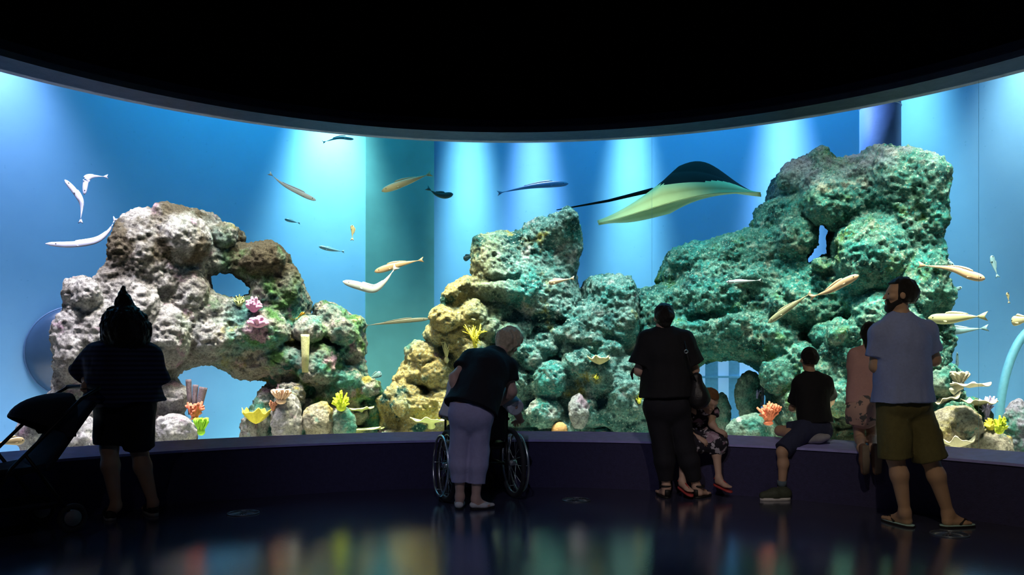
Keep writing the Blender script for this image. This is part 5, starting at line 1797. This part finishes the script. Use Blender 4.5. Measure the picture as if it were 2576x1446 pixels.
shirt_mesh('shirt', m_pinkc, root, pel, chest, nk, sL, sR, eL, eR, fw, j(2172, 1020, .07), .78, .98, .018, .45, 1.0, .012, .008, 61, .74, slv_r=.07)
m_psh = mat('patterned_shorts', (0.62, 0.40, 0.36), 0.9)
nt = m_psh.node_tree
tc = nd(nt, 'ShaderNodeTexCoord')
nt.links.new(mixc(nt, patch(nt, tc.outputs['Object'], 16, .56, .60, 2), (0.62, 0.40, 0.36), (0.12, 0.12, 0.14)), nt.nodes['Principled BSDF'].inputs['Base Color'])
V, F = Grid([cone(pel, lerp(hL, hR, .5) - [0, 0, .02], .125, .140, .03, (fw, .95)), cone(hL + [0, 0, .02], lerp(hL, kL, .42), .075, .092, .02, None, False, True), cone(hR + [0, 0, .02], lerp(hR, kR, .42), .075, .092, .02, None, False, True)], .008).mesh()
link('shorts', cloth(V, F, .007, 12, 66), F, m_psh, root)
m_shoe = mat('dusty_rust_shoe', (0.16, 0.09, 0.07), 0.8, 0.3, 30)
for he, to in ((heL, toL), (heR, toR)):
    V, F = Grid([cone(he + [0, .01, -.0], lerp(he, to, .6), .034, .038, .02), cone(lerp(he, to, .6), to - [0, 0, .02], .038, .028, .02)], .006).mesh()
    sk = link('shoe', V, F, m_shoe, root)
    MB().tube([he + [0, -.036, .02], lerp(he, to, .5) + [0, -.04, 0], to + [0, -.032, -.03]], [.028, .032, .026], 12, ((0, 1., 0), .4)).make('sole', mat('scuffed_sole', (0.20, 0.16, 0.13), 0.9), sk)

# ---------------------------------------------------------------- the walking person at the left
j = J(6.0)
root = empty('person', (j(300, 1300)[0], 6.0, 0), 'walking person with pointed topknot, dark striped jumper and black shorts, pushing the pushchair', 'person')
hL, hR = j(283, 1020), j(345, 1022)
kL, kR = j(275, 1125, -.02), j(350, 1130, .1)
aL, aR = j(292, 1268, -.05), j(385, 1262, .1)
pel, chest, nk = j(312, 1008), j(308, 925), j(312, 872)
sL, sR = j(248, 900), j(372, 900, .04)
eL, wL, eR, wR = j(206, 945, .02), np.array([-3.13, 5.89, 1.035]), j(388, 962, .10), j(330, 985, .22)
hc = j(312, 842)
fw = norm([-.45, .9, 0])
hp, hd = head_prims(hc, (-.75, .65, -.05), (0, 0, 1), 1.0)
heL, toL = np.array([-2.99, 5.92, .035]), np.array([-3.10, 6.12, .03])
heR, toR = np.array([-2.75, 6.10, .05]), np.array([-2.88, 6.28, .03])
body_mesh(torso_prims(pel, chest, nk, hc, sL, sR, hL, hR, fw, 1.05, 1.25) + hp + leg_prims(hL, kL, aL, heL, toL, 1.02, 1.1) + leg_prims(hR, kR, aR, heR, toR, 1.02, 1.1)
          + arm_prims(sL, eL, wL, 1.0, 1.15) + arm_prims(sR, eR, wR, 1.0, 1.15) + hand_prims(wL, (.1, -.85, -.4), (0, 0, -1), 1, .8, (1, 0, 0)) + hand_prims(wR, (-.8, .5, -.2), (0, 0, -1), 1, .5, (1, 0, 0)), m_skin, root)
eyes(hd, root)
c_, f_, u_, s_, k_ = hd
hair_cap(hd, m_dhair, root, .03, -.11, .098, [cone(c_ + u_ * .15, c_ + u_ * .25, .062, .052, .02), cone(c_ + u_ * .25, c_ + u_ * .36 + f_ * .01, .052, .012, .03)], forehead=.06, rag=.012)
m_stripe = mat('navy_striped_knit', (0.018, 0.022, 0.06), 0.9)
nt = m_stripe.node_tree
tc = nd(nt, 'ShaderNodeTexCoord'); wv = nd(nt, 'ShaderNodeTexWave', bands_direction='Z')
wv.inputs['Scale'].default_value = 9.0
nt.links.new(tc.outputs['Object'], wv.inputs['Vector'])
nt.links.new(mixc(nt, wv.outputs['Fac'], (0.010, 0.012, 0.030), (0.03, 0.035, 0.10)), nt.nodes['Principled BSDF'].inputs['Base Color'])
shirt_mesh('jumper', m_stripe, root, pel, chest, nk, sL, sR, eL, eR, fw, j(312, 1012), 1.05, 1.32, .035, 1.0, 1.08, .03, .01, 71, .85, slv_r=.085)
pants_mesh('shorts', m_btr, root, hL, hR, kL, kR, aL, aR, fw, j(312, 1000), 1.05, 1.22, .95, .105, .02, .008, 73, True)
for he, to in ((heL, toL), (heR, toR)):
    d = norm((to - he) * [1, 1, 0])
    V, F = Grid([cone(he, lerp(he, to, .6), .040, .043, .03), cone(lerp(he, to, .6), to + d * .01, .043, .033, .03)], .006).mesh()
    V[:, 2] = np.maximum(V[:, 2], .02)
    sk = link('shoe', V, F, m_str, root)
    sole(he - d * .04, to + d * .045, .044, .022).make('sole', mat('grey_rubber', (0.3, 0.3, 0.3), 0.7), sk)


# ================================================================== wheelchair and the person sitting in it
WC = np.array([-0.275, 6.84, 0.0])
RW = rotz(19.5)


def wc(x, y, z):
    """wheelchair frame: x to its right, y forward"""
    return RW @ np.array([x, y, z], float) + WC


m_tyre = mat('grey_black_tyre', (0.025, 0.025, 0.03), 0.75, 0.2, 40)
m_chrome = mat('chrome', (0.85, 0.87, 0.9), 0.30, 0.05, 10, metal=1.0)
m_bfr = mat('black_metal', (0.015, 0.015, 0.018), 0.4, 0.1, 20, metal=0.6)
m_vinyl = mat('black_vinyl', (0.012, 0.012, 0.014), 0.5, 0.2, 30, 0.1)
chair = empty('wheelchair', WC, 'black wheelchair with chrome hand rims in front of the bending woman', 'wheelchair')
for sg in (-1, 1):
    tilt = math.radians(2.5) * sg
    c = wc(sg * 0.295, 0, 0.305)
    ax = norm(RW @ np.array([math.cos(tilt), 0, -math.sin(tilt) * -1.0 * 1.0]))
    whl = MB().circle(c, ax, 0.285, 0.020, 64, 10).make('wheel', m_tyre, chair)
    MB().circle(c, ax, 0.262, 0.009, 64, 8).make('rim', m_chrome, whl)
    MB().circle(c + ax * sg * 0.055, ax, 0.252, 0.010, 64, 10).make('hand_rim', m_chrome, whl)
    MB().tube([c - ax * 0.035, c + ax * 0.035], [0.024, 0.024], 16).make('hub', m_chrome, whl)
    u = norm(np.cross(ax, [0, 0, 1.0])); w = np.cross(ax, u)
    sp = MB()
    for i in range(20):
        a = 2 * math.pi * i / 20
        e = c + (u * math.cos(a) + w * math.sin(a)) * 0.258
        b = c + (u * math.cos(a + 1.2 * (-1) ** i) + w * math.sin(a + 1.2 * (-1) ** i)) * 0.02 + ax * 0.028 * (-1) ** (i // 2)
        sp.tube([b, e], 0.0018, 5)
    for i in range(6):
        a = 2 * math.pi * i / 6
        d = u * math.cos(a) + w * math.sin(a)
        sp.tube([c + d * 0.255, c + d * 0.252 + ax * sg * 0.055], 0.004, 6)
    sp.make('spokes', m_chrome, whl)
    # castor
    cc = wc(sg * 0.23, 0.42, 0.075)
    ca = MB().circle(cc, RW @ np.array([1.0, 0, 0]), 0.058, 0.017, 32, 8).tube([cc - RW @ np.array([.02, 0, 0]), cc + RW @ np.array([.02, 0, 0])], 0.045, 20).make('castor', m_tyre, chair)
    MB().tube([cc + RW @ np.array([sg * .03, 0, 0]), cc + RW @ np.array([sg * .03, -.03, .12]), wc(sg * .23, .38, .25)], .010, 8).make('fork', m_bfr, ca)
    # side frame, armrest, push handle, footrest
    MB().tube([wc(sg * .22, -.06, .30), wc(sg * .22, .38, .30)], .012, 10).tube([wc(sg * .22, .38, .22), wc(sg * .22, .38, .50)], .012, 10).tube([wc(sg * .22, -.06, .22), wc(sg * .22, -.06, .50)], .012, 10).make('side_frame', m_bfr, chair)
    MB().tube([wc(sg * .22, -.06, .50), wc(sg * .22, -.08, .92), wc(sg * .22, -.11, .96), wc(sg * .22, -.20, .965)], .012, 10).make('back_post', m_bfr, chair)
    MB().tube([wc(sg * .22, -.115, .96), wc(sg * .22, -.22, .965)], .018, 12).make('push_handle', m_rub, chair)
    MB().tube([wc(sg * .24, -.02, .69), wc(sg * .24, .30, .69)], .024, 12, ((0, 0, 1.), .6)).tube([wc(sg * .24, .25, .69), wc(sg * .24, .26, .50)], .010, 8).make('armrest', m_vinyl, chair)
    MB().tube([wc(sg * .20, .38, .48), wc(sg * .19, .43, .30), wc(sg * .17, .46, .13)], .011, 8).make('leg_tube', m_bfr, chair)
    MB().box(wc(sg * .10, .50, .115), (.15, .16, .014), RW).make('footplate', m_bfr, chair, False)
MB().tube([wc(-.295, 0, .305), wc(.295, 0, .305)], .012, 10).make('axle', m_bfr, chair)
MB().slab([[wc(x, y, .495 - .02 * (1 - (x / .21) ** 2)) for x in np.linspace(-.21, .21, 9)] for y in np.linspace(-.05, .39, 9)], (0, 0, 1), .05).make('seat', m_vinyl, chair)
MB().slab([[wc(x, -.075 - .035 * (1 - (x / .21) ** 2), z) for x in np.linspace(-.21, .21, 9)] for z in np.linspace(.52, .92, 9)], RW @ np.array([0, 1., 0]), .02).make('backrest', m_vinyl, chair)

root = empty('person', wc(0, .08, .50), 'person in white shirt and dark trousers sitting in the wheelchair', 'person')
hL, hR, kL, kR = wc(-.09, .09, .57), wc(.09, .09, .57), wc(-.12, .40, .57), wc(.20, .40, .59)
aL, aR = wc(-.11, .42, .19), wc(.11, .42, .19)
pel, chest, nk = wc(0, .07, .60), wc(0, .10, .88), wc(0, .15, 1.04)
sL, sR, eL, eR = wc(-.17, .12, .98), wc(.17, .12, .98), wc(-.25, .12, .74), at(1293, 1020, 6.74)
wL, wR = wc(-.23, .32, .735), at(1310, 1058, 6.96)
hc = wc(.0, .24, 1.16)
fw = RW @ np.array([0, 1., 0])
hp, hd = head_prims(hc, RW @ np.array([0, .9, -.4]), RW @ np.array([0, .4, .9]), .96)
heL, toL, heR, toR = wc(-.11, .40, .155), wc(-.11, .59, .15), wc(.11, .40, .155), wc(.11, .59, .15)
body_mesh(torso_prims(pel, chest, nk, hc, sL, sR, hL, hR, fw, .95, 1.0) + hp + leg_prims(hL, kL, aL, heL, toL, .95, 1, -fw) + leg_prims(hR, kR, aR, heR, toR, .95, 1, -fw)
          + arm_prims(sL, eL, wL, .95) + arm_prims(sR, eR, wR, .95) + hand_prims(wL, fw, (0, 0, -1), .95, .6, RW @ np.array([1., 0, 0])) + hand_prims(wR, fw, (0, 0, -1), .95, .6, RW @ np.array([-1., 0, 0])), m_skin2, root)
eyes(hd, root)
hair_cap(hd, mat('white_hair', (0.5, 0.48, 0.45), 0.6, 0.3, 60, 0.5), root, .02, -.06, .014)
m_wsh = mat('white_cotton', (0.62, 0.66, 0.74), 0.9, 0.1, 40, 0.1)
shirt_mesh('shirt', m_wsh, root, pel, chest, nk, sL, sR, eL, eR, fw, wc(0, .06, .56), .95, 1.06, .022, 1.12, 1.0, .01, .008, 81, .75, slv_r=.070)
pants_mesh('trousers', m_btr, root, hL, hR, kL, kR, aL, aR, fw, wc(0, .07, .62), .95, 1.0, .92, .062, .018, .006, 83)
for he, to in ((heL, toL), (heR, toR)):
    V, F = Grid([cone(he, lerp(he, to, .6), .040, .042, .03), cone(lerp(he, to, .6), to, .042, .032, .03)], .006).mesh()
    V[:, 2] = np.maximum(V[:, 2], .126)
    link('white_shoe', V, F, m_flat, root)

# ================================================================== handbag on the arm of the woman in black
j = J(6.86)
bag = empty('handbag', j(1762, 1024), 'black leather shoulder bag hanging at the side of the woman in black', 'bag')
bc = j(1757, 985)
k = 6.86 / FPX
G = Grid([ell(bc + [0, 0, -14 * k], (26 * k, .07, 28 * k), .03), cone(bc + [-4 * k, 0, 34 * k], bc + [4 * k, 0, -18 * k], 12 * k, 24 * k, .04, ((0, 1., 0), .75))], .007)
V, F = G.mesh()
link('pouch', cloth(V, F, .008, 12, 91), F, mat('black_leather', (0.014, 0.013, 0.015), 0.38, 0.2, 30, 0.2), bag)
for o in (-.03, .03):
    st = MB().tube([j(1722, 858, -.04 + o), j(1728, 890, -.12 + o * .4), j(1740, 935, -.07 + o), j(1752, 960, o)], .007, 8, ((1., 0, 0), .6)).make('strap', m_str, bag)
    MB().circle(j(1726, 884, -.125 + o * .4), (0, 1, .2), .014, .004, 20, 8).make('buckle', m_chrome, st)

# ================================================================== pushchair at the left
PC = np.array([-3.40, 5.42, 0.0])
RP = rotz(143)


def pc_(x, y, z):
    return RP @ np.array([x, y, z], float) + PC


pram = empty('pushchair', PC, 'dark pushchair with rounded hood, pushed by the walking person at the left', 'pushchair')
m_navyc = mat('dark_canvas', (0.010, 0.010, 0.018), 0.9, 0.3, 30, 0.2)
for x in (-.24, .24):
    for y in (-.28, .34):
        c = pc_(x, y, .10)
        wl = MB().circle(c, RP @ np.array([1., 0, 0]), .082, .018, 36, 8).make('wheel', m_tyre, pram)
        MB().tube([c - RP @ np.array([.016, 0, 0]), c + RP @ np.array([.016, 0, 0])], [.055, .055], 20).make('wheel_disc', mat('grey_plastic', (0.25, 0.25, 0.27), 0.5), wl)
    MB().tube([pc_(x, .34, .11), pc_(x, .10, .48), pc_(x, -.34, .92), pc_(x, -.46, .99)], .012, 10).make('frame_tube', m_bfr, pram)
    MB().tube([pc_(x, -.28, .11), pc_(x, .02, .56)], .012, 10).make('rear_leg', m_bfr, pram)
MB().tube([pc_(-.24, -.46, .99), pc_(0, -.50, 1.0), pc_(.24, -.46, .99)], .018, 12).make('handle', m_rub, pram)
MB().slab([[pc_(x, y, .44 + .03 * (x / .2) ** 2 + .12 * max(0, -y)) for x in np.linspace(-.21, .21, 7)] for y in np.linspace(-.12, .30, 8)], (0, 0, 1), .04).make('seat', m_navyc, pram)
MB().slab([[pc_(x, -.12 - .32 * q, .45 + .45 * q) for x in np.linspace(-.21, .21, 7)] for q in np.linspace(0, 1, 8)], RP @ np.array([0, .8, .6]), .03).make('backrest', m_navyc, pram)
hood = [[pc_(.23 * math.cos(t), -.30 + .34 * math.sin(q) * max(.15, math.sin(t)), .62 + .29 * math.sin(t) * math.cos(q * .8) + .05) for t in np.linspace(0, math.pi, 15)] for q in np.linspace(-.2, 1.3, 10)]
MB().slab(hood, (0, 0, 1), .012).make('hood', m_navyc, pram)
MB().slab([[pc_(x, y, .22 - .05 * (1 - (x / .2) ** 2)) for x in np.linspace(-.2, .2, 7)] for y in np.linspace(-.24, .22, 7)], (0, 0, 1), .02).make('basket', m_navyc, pram)
MB().tube([pc_(-.20, .30, .20), pc_(.20, .30, .20)], .05, 12, ((0, 0, 1.), .3)).make('footrest', m_bfr, pram)

# ================================================================== floor drains
m_dr = mat('drain_steel', (0.16, 0.18, 0.22), 0.35, 0.2, 30, metal=0.7)
for px, py, lb in ((612, 1291, 'round slotted floor drain in front of the left reef'), (1450, 1258, 'round slotted floor drain right of the wheelchair'), (2389, 1344, 'round slotted floor drain behind the heel of the man')):
    Z = FPX * EYE / (py - HY)
    c = at(px, py, Z); c[2] = 0.0
    dr = empty('floor_drain', c, lb, 'drain', 'floor drains')
    MB().circle(c + [0, 0, .003], (0, 0, 1), .118, .006, 48, 6).make('ring', m_dr, dr)
    sl = MB()
    for i in range(24):
        a = 2 * math.pi * i / 24
        d = np.array([math.cos(a), math.sin(a), 0])
        sl.tube([c + d * .03 + [0, 0, .002], c + (d * .112 + np.array([-d[1], d[0], 0]) * .02) + [0, 0, .002]], .004, 5)
    sl.make('slotted_cover', m_dr, dr)

# tiny lit downlight in the black ceiling
cl = at(1447, 92, (Z_CEIL - 0.01 - EYE) / ((HY - 92) / FPX))
dl = empty('ceiling_light', cl, 'tiny lit spot in the black ceiling above the middle', 'lamp')
MB().tube([cl + [0, 0, -.004], cl + [0, 0, .004]], .012, 16).make('housing', m_bfr, dl)
MB().ball(cl + [0, 0, -.004], .004, 8, 6).make('bulb', mat('lit_bulb', (1, .9, .8), .5, 0, 5, emit=((1, .85, .7), 0.7)), dl)
